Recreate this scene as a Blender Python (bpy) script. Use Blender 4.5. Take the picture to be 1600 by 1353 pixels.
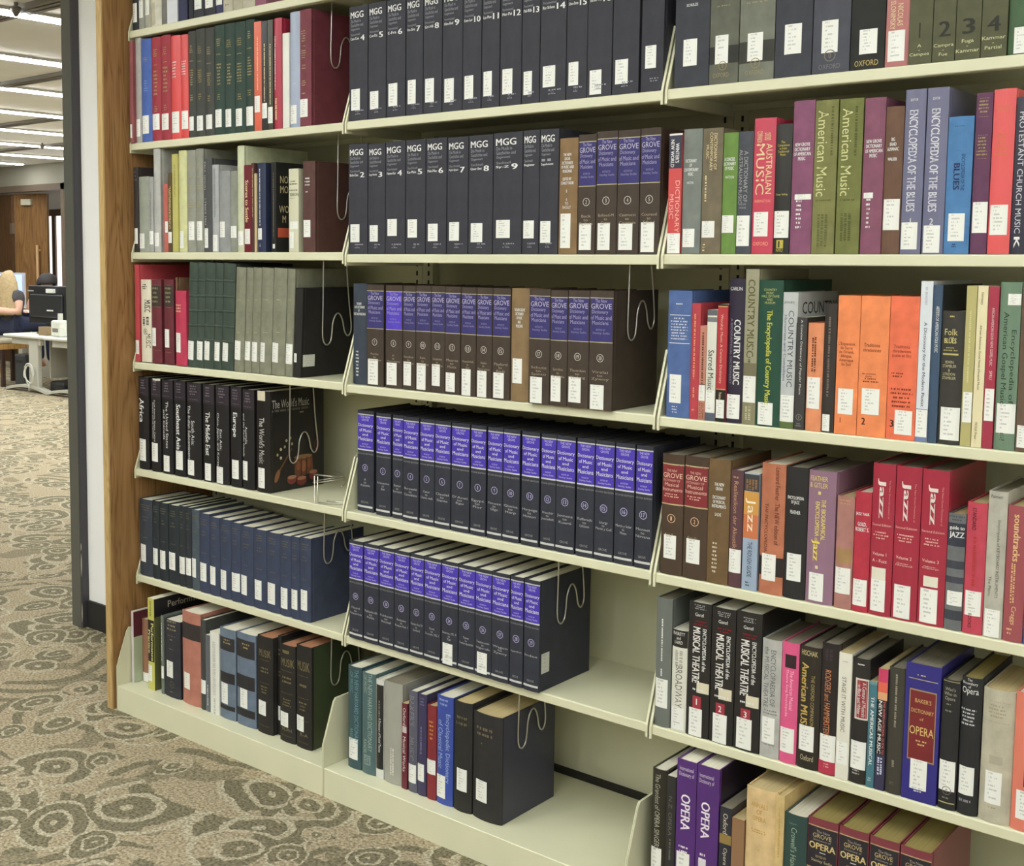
import bpy, math, random
from mathutils import Vector, Matrix

for _o in list(bpy.data.objects):
    bpy.data.objects.remove(_o, do_unlink=True)
scene = bpy.context.scene
COL = scene.collection
random.seed(7)

# ------------------------------------------------------------------ camera
F, PPX, PPY = 1900.0, 600.0, 576.5          # focal length and principal point, pixels of a 1600x1353 frame
YAW, PITCH, ROLL = math.radians(42.0997), math.radians(5.2023), math.radians(0.2369)
CAM = Vector((3.1071, -2.2745, 1.4168))
_rt = Vector((math.cos(YAW), math.sin(YAW), 0))
_fh = Vector((-math.sin(YAW), math.cos(YAW), 0))
_z = Vector((0, 0, 1))
FWD = _fh * math.cos(PITCH) - _z * math.sin(PITCH)
_up = _fh * math.sin(PITCH) + _z * math.cos(PITCH)
RGT = _rt * math.cos(ROLL) + _up * math.sin(ROLL)
UPV = _up * math.cos(ROLL) - _rt * math.sin(ROLL)
cd = bpy.data.cameras.new('camera')
cam = bpy.data.objects.new('camera', cd)
COL.objects.link(cam)
M = Matrix((RGT, UPV, -FWD)).transposed().to_4x4()
M.translation = CAM
cam.matrix_world = M
cd.sensor_width = 36.0
cd.sensor_fit = 'HORIZONTAL'
cd.lens = F / 1600 * 36
cd.shift_x = (800 - PPX) / 1600
cd.shift_y = -(676.5 - PPY) / 1600
cd.clip_start = 0.05
scene.camera = cam

# ------------------------------------------------------------------ world, exposure
scene.view_settings.view_transform = 'Standard'
scene.view_settings.look = 'None'
scene.view_settings.gamma = 1.0
scene.view_settings.use_curve_mapping = False
scene.view_settings.exposure = 0.0
w = bpy.data.worlds.new('world')
scene.world = w
w.use_nodes = True
w.node_tree.nodes['Background'].inputs[0].default_value = (1.0, 0.97, 0.9, 1)
w.node_tree.nodes['Background'].inputs[1].default_value = 0.1
scene.cycles.max_bounces = 6
scene.cycles.diffuse_bounces = 4
scene.cycles.glossy_bounces = 2
scene.cycles.use_denoising = True
LAMP = 29.0              # radiance of the aisle's fluorescent tubes
LAMP_FAR = 42.0
CEIL = 2.6

# ------------------------------------------------------------------ pixel helpers
def ray(x, y):
    return FWD + RGT * ((x - PPX) / F) - UPV * ((y - PPY) / F)
def onY(x, y, Y):
    d = ray(x, y); return CAM + d * ((Y - CAM.y) / d.y)
def onX(x, y, X):
    d = ray(x, y); return CAM + d * ((X - CAM.x) / d.x)
def onZ(x, y, Z):
    d = ray(x, y); return CAM + d * ((Z - CAM.z) / d.z)
def x_on_line(px, Y, z):
    m = RGT - FWD * ((px - PPX) / F)
    return CAM.x - ((Y - CAM.y) * m.y + (z - CAM.z) * m.z) / m.x

# ------------------------------------------------------------------ materials
def lin(c):
    out = []
    for v in c[:3]:
        v = v / 255.0
        out.append(v / 12.92 if v <= 0.04045 else ((v + 0.055) / 1.055) ** 2.4)
    return (out[0], out[1], out[2], 1.0)
MATS = {}
def mat_plain(name, col, rough=0.5, metal=0.0, spec=0.5, noise=0.0, scale=20, emit=0.0, emitcol=None, bump=0.0, bscale=400):
    if name in MATS: return MATS[name]
    m = bpy.data.materials.new(name); m.use_nodes = True
    nt = m.node_tree; b = nt.nodes['Principled BSDF']
    b.inputs['Base Color'].default_value = lin(col)
    b.inputs['Roughness'].default_value = rough
    b.inputs['Metallic'].default_value = metal
    b.inputs['Specular IOR Level'].default_value = spec
    if emit:
        b.inputs['Emission Color'].default_value = lin(emitcol or col)
        b.inputs['Emission Strength'].default_value = emit
    tc = nt.nodes.new('ShaderNodeTexCoord')
    if noise:
        n = nt.nodes.new('ShaderNodeTexNoise'); n.inputs['Scale'].default_value = scale; n.inputs['Detail'].default_value = 4
        nt.links.new(tc.outputs['Object'], n.inputs['Vector'])
        r = nt.nodes.new('ShaderNodeMapRange')
        r.inputs[1].default_value = 0.3; r.inputs[2].default_value = 0.7
        r.inputs[3].default_value = 1 - noise; r.inputs[4].default_value = 1 + noise
        nt.links.new(n.outputs['Fac'], r.inputs[0])
        mx = nt.nodes.new('ShaderNodeVectorMath'); mx.operation = 'SCALE'
        mx.inputs[0].default_value = lin(col)[:3]
        nt.links.new(r.outputs[0], mx.inputs['Scale'])
        nt.links.new(mx.outputs[0], b.inputs['Base Color'])
    if bump:
        n2 = nt.nodes.new('ShaderNodeTexNoise'); n2.inputs['Scale'].default_value = bscale; n2.inputs['Detail'].default_value = 2
        nt.links.new(tc.outputs['Object'], n2.inputs['Vector'])
        bp = nt.nodes.new('ShaderNodeBump'); bp.inputs['Strength'].default_value = bump; bp.inputs['Distance'].default_value = 0.0005
        nt.links.new(n2.outputs['Fac'], bp.inputs['Height'])
        nt.links.new(bp.outputs[0], b.inputs['Normal'])
    MATS[name] = m
    return m
def soft(col):  # greys and lifts book colours, putting hazy low contrast into them
    g = sum(col) / 3
    return tuple(int(round((c + (g - c) * 0.17) * 0.97 + 4)) for c in col)
def cloth(col):
    col = soft(col)
    return mat_plain('cloth_%d_%d_%d' % tuple(col), col, 0.62, spec=0.35, noise=0.12, scale=35, bump=0.25, bscale=900)
def gloss(col):
    col = soft(col)
    return mat_plain('jacket_%d_%d_%d' % tuple(col), col, 0.32, spec=0.45, noise=0.05, scale=18)
def worn(col):
    col = soft(col)
    return mat_plain('worn_%d_%d_%d' % tuple(col), col, 0.7, spec=0.3, noise=0.16, scale=28, bump=0.3, bscale=300)
def ink(col):
    return mat_plain('ink_%d_%d_%d' % tuple(col), col, 0.5, spec=0.3)

def mat_pages(name, col):
    if name in MATS: return MATS[name]
    m = bpy.data.materials.new(name); m.use_nodes = True
    nt = m.node_tree; b = nt.nodes['Principled BSDF']; b.inputs['Roughness'].default_value = 0.85
    b.inputs['Specular IOR Level'].default_value = 0.2
    tc = nt.nodes.new('ShaderNodeTexCoord'); mp = nt.nodes.new('ShaderNodeMapping')
    mp.inputs['Scale'].default_value = (900, 4, 4)
    nt.links.new(tc.outputs['Object'], mp.inputs[0])
    n = nt.nodes.new('ShaderNodeTexNoise'); n.inputs['Scale'].default_value = 1.0; n.inputs['Detail'].default_value = 2
    nt.links.new(mp.outputs[0], n.inputs['Vector'])
    r = nt.nodes.new('ShaderNodeValToRGB')
    c = lin(col)
    r.color_ramp.elements[0].position = 0.3; r.color_ramp.elements[0].color = (c[0] * .72, c[1] * .7, c[2] * .66, 1)
    r.color_ramp.elements[1].position = 0.6; r.color_ramp.elements[1].color = c
    nt.links.new(n.outputs['Fac'], r.inputs[0]); nt.links.new(r.outputs[0], b.inputs['Base Color'])
    MATS[name] = m
    return m

def mat_sticker(name='call_label_paper', col=(232, 232, 226)):
    # white paper with faint rows of typed characters; u across, v up
    if name in MATS: return MATS[name]
    m = bpy.data.materials.new(name); m.use_nodes = True
    nt = m.node_tree; b = nt.nodes['Principled BSDF']; b.inputs['Roughness'].default_value = 0.45
    N, L = nt.nodes, nt.links
    uv = N.new('ShaderNodeUVMap'); sp = N.new('ShaderNodeSeparateXYZ'); L.new(uv.outputs[0], sp.inputs[0])
    oi = N.new('ShaderNodeObjectInfo')
    def mth(op, a, bb=None, c=None):
        n = N.new('ShaderNodeMath'); n.operation = op
        for i, v in enumerate((a, bb, c)):
            if v is None: continue
            if isinstance(v, (int, float)): n.inputs[i].default_value = v
            else: L.new(v, n.inputs[i])
        return n.outputs[0]
    u, v = sp.outputs[0], sp.outputs[1]
    rows = mth('MULTIPLY', v, 8.0)
    fr = mth('FRACT', rows); ri = mth('FLOOR', rows)
    wn = N.new('ShaderNodeTexWhiteNoise'); wn.noise_dimensions = '2D'
    cb = N.new('ShaderNodeCombineXYZ'); L.new(ri, cb.inputs[0]); L.new(oi.outputs['Random'], cb.inputs[1]); L.new(cb.outputs[0], wn.inputs['Vector'])
    inrow = mth('MULTIPLY', mth('GREATER_THAN', fr, 0.30), mth('LESS_THAN', fr, 0.72))
    right = mth('MULTIPLY_ADD', wn.outputs['Value'], 0.38, 0.36)
    inu = mth('MULTIPLY', mth('GREATER_THAN', u, 0.2), mth('LESS_THAN', u, right))
    inv = mth('MULTIPLY', mth('GREATER_THAN', v, 0.13), mth('LESS_THAN', v, 0.99))
    cs = N.new('ShaderNodeTexWhiteNoise'); cs.noise_dimensions = '2D'
    cb2 = N.new('ShaderNodeCombineXYZ'); L.new(mth('FLOOR', mth('MULTIPLY', u, 22.0)), cb2.inputs[0]); L.new(mth('ADD', ri, oi.outputs['Random']), cb2.inputs[1]); L.new(cb2.outputs[0], cs.inputs['Vector'])
    ch = mth('GREATER_THAN', cs.outputs['Value'], 0.3)
    k = mth('MULTIPLY', mth('MULTIPLY', inrow, inu), mth('MULTIPLY', inv, ch))
    mix = N.new('ShaderNodeMix'); mix.data_type = 'RGBA'
    L.new(mth('MULTIPLY', k, 0.38), mix.inputs['Factor'])
    mix.inputs['A'].default_value = lin(col); mix.inputs['B'].default_value = lin((95, 95, 100))
    L.new(mix.outputs['Result'], b.inputs['Base Color'])
    MATS[name] = m
    return m

def mat_steel():
    if 'cream_steel' in MATS: return MATS['cream_steel']
    return mat_plain('cream_steel', (216, 214, 184), 0.38, spec=0.4, noise=0.025, scale=6)

def mat_wood(name, c0, c1, c2, vertical=True, sc=1.0):
    if name in MATS: return MATS[name]
    m = bpy.data.materials.new(name); m.use_nodes = True
    nt = m.node_tree; N, L = nt.nodes, nt.links
    b = N['Principled BSDF']; b.inputs['Roughness'].default_value = 0.5; b.inputs['Specular IOR Level'].default_value = 0.3
    tc = N.new('ShaderNodeTexCoord'); mp = N.new('ShaderNodeMapping')
    mp.inputs['Scale'].default_value = (9 * sc, 9 * sc, 0.9 * sc)
    L.new(tc.outputs['Object'], mp.inputs[0])
    n = N.new('ShaderNodeTexNoise'); n.inputs['Scale'].default_value = 1.3; n.inputs['Detail'].default_value = 3; n.inputs['Distortion'].default_value = 0.6
    L.new(mp.outputs[0], n.inputs['Vector'])
    mul = N.new('ShaderNodeMath'); mul.operation = 'MULTIPLY'; mul.inputs[1].default_value = 22.0; L.new(n.outputs['Fac'], mul.inputs[0])
    fr = N.new('ShaderNodeMath'); fr.operation = 'PINGPONG'; fr.inputs[1].default_value = 1.0; L.new(mul.outputs[0], fr.inputs[0])
    mp2 = N.new('ShaderNodeMapping'); mp2.inputs['Scale'].default_value = (220 * sc, 220 * sc, 5 * sc); L.new(tc.outputs['Object'], mp2.inputs[0])
    n2 = N.new('ShaderNodeTexNoise'); n2.inputs['Scale'].default_value = 1.0; n2.inputs['Detail'].default_value = 2; L.new(mp2.outputs[0], n2.inputs['Vector'])
    ad = N.new('ShaderNodeMath'); ad.operation = 'MULTIPLY_ADD'; ad.inputs[1].default_value = 0.7; L.new(n2.outputs['Fac'], ad.inputs[0]); 
    sc2 = N.new('ShaderNodeMath'); sc2.operation = 'MULTIPLY'; sc2.inputs[1].default_value = 0.36; L.new(fr.outputs[0], sc2.inputs[0]); L.new(sc2.outputs[0], ad.inputs[2])
    r = N.new('ShaderNodeValToRGB'); L.new(ad.outputs[0], r.inputs[0])
    r.color_ramp.elements[0].position = 0.27; r.color_ramp.elements[0].color = lin(c0)
    r.color_ramp.elements[1].position = 0.75; r.color_ramp.elements[1].color = lin(c2)
    e = r.color_ramp.elements.new(0.42); e.color = lin(c1)
    L.new(r.outputs[0], b.inputs['Base Color'])
    MATS[name] = m
    return m

def mat_carpet():
    m = bpy.data.materials.new('carpet'); m.use_nodes = True
    nt = m.node_tree; N, L = nt.nodes, nt.links
    b = N['Principled BSDF']; b.inputs['Roughness'].default_value = 0.95; b.inputs['Specular IOR Level'].default_value = 0.1
    tc = N.new('ShaderNodeTexCoord')
    def mth(op, a, bb=None, c=None):
        n = N.new('ShaderNodeMath'); n.operation = op
        for i, v in enumerate((a, bb, c)):
            if v is None: continue
            if isinstance(v, (int, float)): n.inputs[i].default_value = v
            else: L.new(v, n.inputs[i])
        return n.outputs[0]
    nz = N.new('ShaderNodeTexNoise'); nz.inputs['Scale'].default_value = 60; nz.inputs['Detail'].default_value = 2
    L.new(tc.outputs['Object'], nz.inputs['Vector'])
    nl = N.new('ShaderNodeTexNoise'); nl.inputs['Scale'].default_value = 2.2; nl.inputs['Detail'].default_value = 1
    L.new(tc.outputs['Object'], nl.inputs['Vector'])
    wl = N.new('ShaderNodeVectorMath'); wl.operation = 'MULTIPLY_ADD'; L.new(nl.outputs['Color'], wl.inputs[0]); wl.inputs[1].default_value = (0.22, 0.22, 0); L.new(tc.outputs['Object'], wl.inputs[2])
    off = N.new('ShaderNodeVectorMath'); off.operation = 'MULTIPLY_ADD'
    L.new(nz.outputs['Color'], off.inputs[0]); off.inputs[1].default_value = (0.02, 0.02, 0); L.new(wl.outputs[0], off.inputs[2])
    def layer(scale, shift, hole):
        # concentric rings around scattered centres: returns dark mask and light mask
        mp = N.new('ShaderNodeMapping'); mp.inputs['Location'].default_value = (shift, shift * .7, 0); L.new(off.outputs[0], mp.inputs[0])
        v = N.new('ShaderNodeTexVoronoi'); v.voronoi_dimensions = '2D'; v.feature = 'F1'; v.inputs['Scale'].default_value = scale; v.inputs['Randomness'].default_value = 0.85
        L.new(mp.outputs[0], v.inputs['Vector'])
        sep = N.new('ShaderNodeSeparateColor'); L.new(v.outputs['Color'], sep.inputs[0])
        R = mth('MULTIPLY_ADD', sep.outputs[0], 0.42, 0.22)
        q = mth('DIVIDE', v.outputs['Distance'], R)          # 0 centre .. 1 rim
        present = mth('GREATER_THAN', sep.outputs[1], hole)
        ins = mth('MULTIPLY', mth('LESS_THAN', q, 1.0), present)
        # rings
        light = mth('ADD', mth('MULTIPLY', mth('GREATER_THAN', q, 0.9), mth('LESS_THAN', q, 1.03)),
                    mth('MULTIPLY', mth('GREATER_THAN', q, 0.42), mth('LESS_THAN', q, 0.55)))
        light = mth('MULTIPLY', mth('ADD', light, mth('LESS_THAN', q, 0.1)), present)
        # part of the disc is bare, by angle
        bn = N.new('ShaderNodeTexNoise'); bn.inputs['Scale'].default_value = 5.5; bn.inputs['Detail'].default_value = 1; L.new(mp.outputs[0], bn.inputs['Vector'])
        keep = mth('MAXIMUM', mth('LESS_THAN', bn.outputs['Fac'], 0.56), mth('LESS_THAN', q, 0.35))
        dk = mth('MULTIPLY', mth('MULTIPLY', ins, keep), mth('SUBTRACT', 1.0, mth('MINIMUM', light, 1.0)))
        return dk, mth('MINIMUM', light, 1.0), mth('MULTIPLY', mth('LESS_THAN', q, 1.03), present)
    d1, l1, i1 = layer(5.2, 0.0, 0.25)
    d2, l2, i2 = layer(3.3, 3.7, 0.4)
    # the larger circles lie under the small ones, wide arcs under both
    ninside = mth('SUBTRACT', 1.0, i1)
    mp3 = N.new('ShaderNodeMapping'); mp3.inputs['Location'].default_value = (1.3, 8.2, 0); L.new(off.outputs[0], mp3.inputs[0])
    v3 = N.new('ShaderNodeTexVoronoi'); v3.voronoi_dimensions = '2D'; v3.inputs['Scale'].default_value = 1.9; L.new(mp3.outputs[0], v3.inputs['Vector'])
    q3 = mth('FRACT', mth('MULTIPLY', v3.outputs['Distance'], 6.5))
    bn3 = N.new('ShaderNodeTexNoise'); bn3.inputs['Scale'].default_value = 3.1; bn3.inputs['Detail'].default_value = 1; L.new(mp3.outputs[0], bn3.inputs['Vector'])
    arcs = mth('MULTIPLY', mth('LESS_THAN', q3, 0.42), mth('GREATER_THAN', bn3.outputs['Fac'], 0.5))
    arcs = mth('MULTIPLY', arcs, mth('SUBTRACT', 1.0, mth('MINIMUM', mth('ADD', i1, i2), 1.0)))
    bl = N.new('ShaderNodeTexNoise'); bl.inputs['Scale'].default_value = 4.5; bl.inputs['Detail'].default_value = 1; L.new(off.outputs[0], bl.inputs['Vector'])
    blob = mth('MULTIPLY', mth('GREATER_THAN', bl.outputs['Fac'], 0.6), mth('SUBTRACT', 1.0, mth('MINIMUM', mth('ADD', i1, i2), 1.0)))
    dark = mth('MINIMUM', mth('ADD', mth('ADD', d1, mth('MULTIPLY', d2, ninside)), mth('MAXIMUM', mth('MULTIPLY', blob, 0.7), arcs)), 1.0)
    light = mth('MINIMUM', mth('ADD', l1, mth('MULTIPLY', l2, ninside)), 1.0)
    sp = N.new('ShaderNodeTexNoise'); sp.inputs['Scale'].default_value = 125; sp.inputs['Detail'].default_value = 2; L.new(tc.outputs['Object'], sp.inputs['Vector'])
    spr = N.new('ShaderNodeMapRange'); spr.inputs[1].default_value = 0.3; spr.inputs[2].default_value = 0.7; spr.inputs[3].default_value = 0.5; spr.inputs[4].default_value = 1.5
    L.new(sp.outputs['Fac'], spr.inputs[0])
    def mixc(f, A, B):
        x = N.new('ShaderNodeMix'); x.data_type = 'RGBA'
        L.new(f, x.inputs['Factor'])
        for k, v in (('A', A), ('B', B)):
            if isinstance(v, tuple): x.inputs[k].default_value = v
            else: L.new(v, x.inputs[k])
        return x.outputs['Result']
    base = mixc(dark, lin((160, 147, 122)), lin((118, 111, 90)))
    base = mixc(mth('MULTIPLY', light, 0.75), base, lin((174, 166, 143)))
    sc = N.new('ShaderNodeVectorMath'); sc.operation = 'SCALE'; L.new(base, sc.inputs[0]); L.new(spr.outputs[0], sc.inputs['Scale'])
    L.new(sc.outputs[0], b.inputs['Base Color'])
    bp = N.new('ShaderNodeBump'); bp.inputs['Strength'].default_value = 0.5; bp.inputs['Distance'].default_value = 0.003
    L.new(sp.outputs['Fac'], bp.inputs['Height']); L.new(bp.outputs[0], b.inputs['Normal'])
    return m

# ------------------------------------------------------------------ mesh helpers
class MB:
    def __init__(s): s.v = []; s.f = []; s.uv = None
    def quad(s, a, b, c, d):
        n = len(s.v); s.v += [a, b, c, d]; s.f.append((n, n + 1, n + 2, n + 3))
    def box(s, x0, x1, y0, y1, z0, z1):
        n = len(s.v)
        s.v += [(x0, y0, z0), (x1, y0, z0), (x1, y1, z0), (x0, y1, z0), (x0, y0, z1), (x1, y0, z1), (x1, y1, z1), (x0, y1, z1)]
        for q in ((0, 3, 2, 1), (4, 5, 6, 7), (0, 1, 5, 4), (1, 2, 6, 5), (2, 3, 7, 6), (3, 0, 4, 7)):
            s.f.append(tuple(n + i for i in q))
        return s
    def prism_x(s, poly, x0, x1):
        # polygon in (y,z), extruded along x
        n = len(s.v); k = len(poly)
        s.v += [(x0, p[0], p[1]) for p in poly] + [(x1, p[0], p[1]) for p in poly]
        s.f.append(tuple(n + i for i in range(k))); s.f.append(tuple(n + k + i for i in reversed(range(k))))
        for i in range(k):
            j = (i + 1) % k
            s.f.append((n + i, n + k + i, n + k + j, n + j))
        return s
    def prism_z(s, poly, z0, z1):
        n = len(s.v); k = len(poly)
        s.v += [(p[0], p[1], z0) for p in poly] + [(p[0], p[1], z1) for p in poly]
        s.f.append(tuple(n + i for i in reversed(range(k)))); s.f.append(tuple(n + k + i for i in range(k)))
        for i in range(k):
            j = (i + 1) % k
            s.f.append((n + i, n + j, n + k + j, n + k + i))
        return s
    def tube(s, pts, r, seg=8, closed=False):
        P = [Vector(p) for p in pts]; n0 = len(s.v); N = len(P)
        prev = None
        for i, p in enumerate(P):
            if closed: t = P[(i + 1) % N] - P[i - 1]
            else: t = P[min(i + 1, N - 1)] - P[max(i - 1, 0)]
            t.normalize()
            if prev is None:
                a = Vector((1, 0, 0)) if abs(t.x) < 0.8 else Vector((0, 1, 0))
                a = (a - t * a.dot(t)).normalized()
            else:
                a = (prev - t * prev.dot(t)).normalized()
            prev = a; b = t.cross(a)
            for k in range(seg):
                an = 2 * math.pi * k / seg
                q = p + a * (r * math.cos(an)) + b * (r * math.sin(an))
                s.v.append(tuple(q))
        for i in range(N if closed else N - 1):
            j = (i + 1) % N
            for k in range(seg):
                l = (k + 1) % seg
                s.f.append((n0 + i * seg + k, n0 + i * seg + l, n0 + j * seg + l, n0 + j * seg + k))
        if not closed:
            s.f.append(tuple(n0 + k for k in reversed(range(seg))))
            s.f.append(tuple(n0 + (N - 1) * seg + k for k in range(seg)))
        return s
    def lathe(s, prof, cx=0, cy=0, seg=20):
        n0 = len(s.v)
        for r, z in prof:
            for k in range(seg):
                an = 2 * math.pi * k / seg
                s.v.append((cx + r * math.cos(an), cy + r * math.sin(an), z))
        for i in range(len(prof) - 1):
            for k in range(seg):
                l = (k + 1) % seg
                s.f.append((n0 + i * seg + k, n0 + i * seg + l, n0 + (i + 1) * seg + l, n0 + (i + 1) * seg + k))
        return s
    def build(s, name, mat, parent=None, smooth=False, bevel=0.0):
        me = bpy.data.meshes.new(name)
        me.from_pydata(s.v, [], s.f)
        me.materials.append(mat)
        if s.uv:
            ul = me.uv_layers.new(name='UVMap')
            flat = []
            for p in me.polygons:
                for vi in p.vertices: flat += s.uv[vi]
            ul.data.foreach_set('uv', flat)
        if smooth: me.polygons.foreach_set('use_smooth', [True] * len(me.polygons))
        o = bpy.data.objects.new(name, me); COL.objects.link(o)
        if parent is not None: o.parent = parent
        if bevel:
            md = o.modifiers.new('bevel', 'BEVEL'); md.width = bevel; md.segments = 2; md.limit_method = 'ANGLE'
        return o
def smooth_path(pts, n=6):
    # Catmull-Rom through the points
    P = [Vector(p) for p in pts]; out = []
    for i in range(len(P) - 1):
        p0 = P[max(i - 1, 0)]; p1 = P[i]; p2 = P[i + 1]; p3 = P[min(i + 2, len(P) - 1)]
        for k in range(n):
            t = k / n
            out.append(0.5 * ((2 * p1) + (-p0 + p2) * t + (2 * p0 - 5 * p1 + 4 * p2 - p3) * t * t + (-p0 + 3 * p1 - 3 * p2 + p3) * t ** 3))
    out.append(P[-1]); return out
def empty(name, loc=(0, 0, 0)):
    o = bpy.data.objects.new(name, None); COL.objects.link(o); o.location = loc
    o.empty_display_size = 0.05
    return o
def tag(o, label, cat, group=None):
    o['label'] = label; o['category'] = cat
    if group: o['group'] = group
    return o
def struct(o, label=None):
    o['kind'] = 'structure'
    if label: o['label'] = label
    return o

# ------------------------------------------------------------------ the room
STEEL = mat_steel()
m_carpet = mat_carpet()
m_wall = mat_plain('white_paint', (250, 250, 248), 0.7, spec=0.2, noise=0.02, scale=3)
m_wall2 = mat_plain('taupe_paint', (152, 148, 134), 0.8, spec=0.2)
m_ceil = mat_plain('ceiling_board', (242, 240, 235), 0.85, spec=0.1, noise=0.03, scale=4)
m_dark = mat_plain('dark_grey_metal', (96, 96, 88), 0.45, spec=0.4)
m_darker = mat_plain('black_rubber', (38, 37, 36), 0.6)
m_black = mat_plain('black_plastic', (30, 30, 32), 0.45)
WALLY = 0.362
struct(MB().box(-18, 6, -7.3, 9.5, -0.05, 0.0).build('floor', m_carpet), 'tan carpet patterned with dark olive rings')
struct(MB().box(-18, 6, -7.3, 9.5, CEIL, CEIL + 0.05).build('ceiling', m_ceil), 'pale ceiling with rows of long tube lights')
struct(MB().box(-0.797, 4.6, WALLY, WALLY + 0.12, 0, CEIL).build('wall_back', m_wall), 'white wall behind the bookcases')
struct(MB().box(-0.797, -0.05, WALLY - 0.010, WALLY, 0, 0.105).build('baseboard_back', m_darker), 'black rubber baseboard at the white wall')
struct(MB().box(-18, 6, -7.3, -7.2, 0, CEIL).build('wall_front', mat_plain('brown_grey_wall', (128, 118, 104), 0.8)))
struct(MB().box(6.0, 6.1, -7.3, 9.5, 0, CEIL).build('wall_right', m_wall))
struct(MB().box(-18.1, -18.0, -7.3, 9.5, 0, CEIL).build('wall_left', m_wall2))
# dark metal door jamb at the end of the white wall, with worn paint near the floor
jb = empty('trim_1', (0, 0, 0)); struct(jb, 'dark grey metal door jamb with chipped paint near the floor')
MB().box(-0.866, -0.806, 0.330, WALLY + 0.13, 0, CEIL).build('jamb_face', m_dark, jb, bevel=0.002)
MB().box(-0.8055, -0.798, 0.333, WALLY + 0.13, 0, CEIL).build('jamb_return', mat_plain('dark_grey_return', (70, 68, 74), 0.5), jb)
m_chip = mat_plain('bare_metal_chip', (190, 180, 165), 0.5)
for z0, z1, x0 in ((0.02, 0.095, -0.8055), (0.20, 0.29, -0.805), (0.30, 0.33, -0.8055)):
    ch = MB(); n = 5
    pts = [(x0 + 0.002, z0), (x0 + 0.007, z0 + (z1 - z0) * .35), (x0 + 0.0065, z0 + (z1 - z0) * .8), (x0 + 0.0035, z1), (x0 + 0.001, z0 + (z1 - z0) * .5)]
    k = len(pts); ch.v = [(p[0], 0.3322, p[1]) for p in pts] + [(p[0], 0.3335, p[1]) for p in pts]
    ch.f = [tuple(range(k)), tuple(range(2 * k - 1, k - 1, -1))] + [(i, i + k, (i + 1) % k + k, (i + 1) % k) for i in range(k)]
    ch.build('paint_chip', m_chip, jb)

# ceiling lights: long tubes set flush in the ceiling, running away from the bookcase wall every 1.22 m
m_lamp = bpy.data.materials.new('lamp_aisle'); m_lamp.use_nodes = True
def emat(name, col, strength):
    m = bpy.data.materials.new(name); m.use_nodes = True
    nt = m.node_tree; nt.nodes.clear()
    e = nt.nodes.new('ShaderNodeEmission'); e.inputs[0].default_value = col; e.inputs[1].default_value = strength
    o = nt.nodes.new('ShaderNodeOutputMaterial'); nt.links.new(e.outputs[0], o.inputs[0])
    return m
m_lamp = emat('lamp_aisle_glow', (0.955, 1.0, 0.985, 1), LAMP)
m_lampf = emat('lamp_far_glow', (0.97, 1.0, 1.0, 1), LAMP_FAR)
m_trim = mat_plain('lamp_trim', (200, 198, 190), 0.5)
def ceiling_light(x, y0, y1, m, label, hw_=0.055):
    e = empty('ceiling_light', (x, (y0 + y1) / 2, CEIL)); tag(e, label, 'light', 'ceiling tube lights')
    h = (y1 - y0) / 2
    MB().box(-hw_, hw_, -h, h, -0.026, -0.004).build('diffuser', m, e)
    fr = MB(); fr.box(-hw_ - .015, -hw_ - .002, -h - .02, h + .02, -0.016, 0); fr.box(hw_ + .002, hw_ + .015, -h - .02, h + .02, -0.016, 0)
    fr.box(-hw_ - .002, hw_ + .002, -h - .02, -h, -0.016, 0); fr.box(-hw_ - .002, hw_ + .002, h, h + .02, -0.016, 0)
    fr.build('frame', m_trim, e)
for i in range(-1, 5):
    x = -0.40 + 1.22 * i
    for y in (-2.45, -4.65, -6.85):
        ceiling_light(x, y, y + 1.7, m_lamp, 'long tube light in the aisle ceiling in front of the bookcases')
ORD = ['first', 'second', 'third', 'fourth', 'fifth', 'sixth', 'seventh', 'eighth']
FARX = [-2.23, -3.42, -4.62, -5.84, -7.1, -8.35, -9.55, -10.75]
for i, x in enumerate(FARX):
    ceiling_light(x, 0.75, 6.2, m_lampf, 'long glowing tube light in the far office ceiling, %s from the dark door jamb' % ORD[i], 0.038)
m_track = mat_plain('track_dark', (120, 114, 104), 0.6)
for i, y in enumerate((0.97, 2.27, 3.64, 5.02)):
    tr = empty('ceiling_track', (-6.5, y, CEIL)); tag(tr, 'dark slotted ceiling track across the far office lights, %s from the white wall' % ORD[i], 'ceiling track', 'ceiling tracks')
    for dy in (-0.045, 0.0, 0.045):
        MB().box(-6, 5.4, dy - 0.014, dy + 0.014, -0.022, 0).build('rail', m_track, tr)
for (px, py, spl) in ((25, 14, 'first'), (66, 228, 'fourth')):
    p = onZ(px, py, CEIL - 0.03)
    sp_ = empty('sprinkler_head', (p.x, p.y, CEIL)); tag(sp_, 'small dark sprinkler head hanging by the %s ceiling track' % spl, 'sprinkler', 'sprinkler heads')
    MB().lathe([(0.0, -0.02), (0.022, -0.022), (0.026, -0.028), (0.016, -0.05), (0.007, -0.065), (0.0, -0.065)], seg=14).build('cone', m_track, sp_, True)
    MB().lathe([(0.0, 0.0), (0.01, 0.0), (0.01, -0.022), (0.0, -0.022)], seg=12).build('stem', m_track, sp_)

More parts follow.
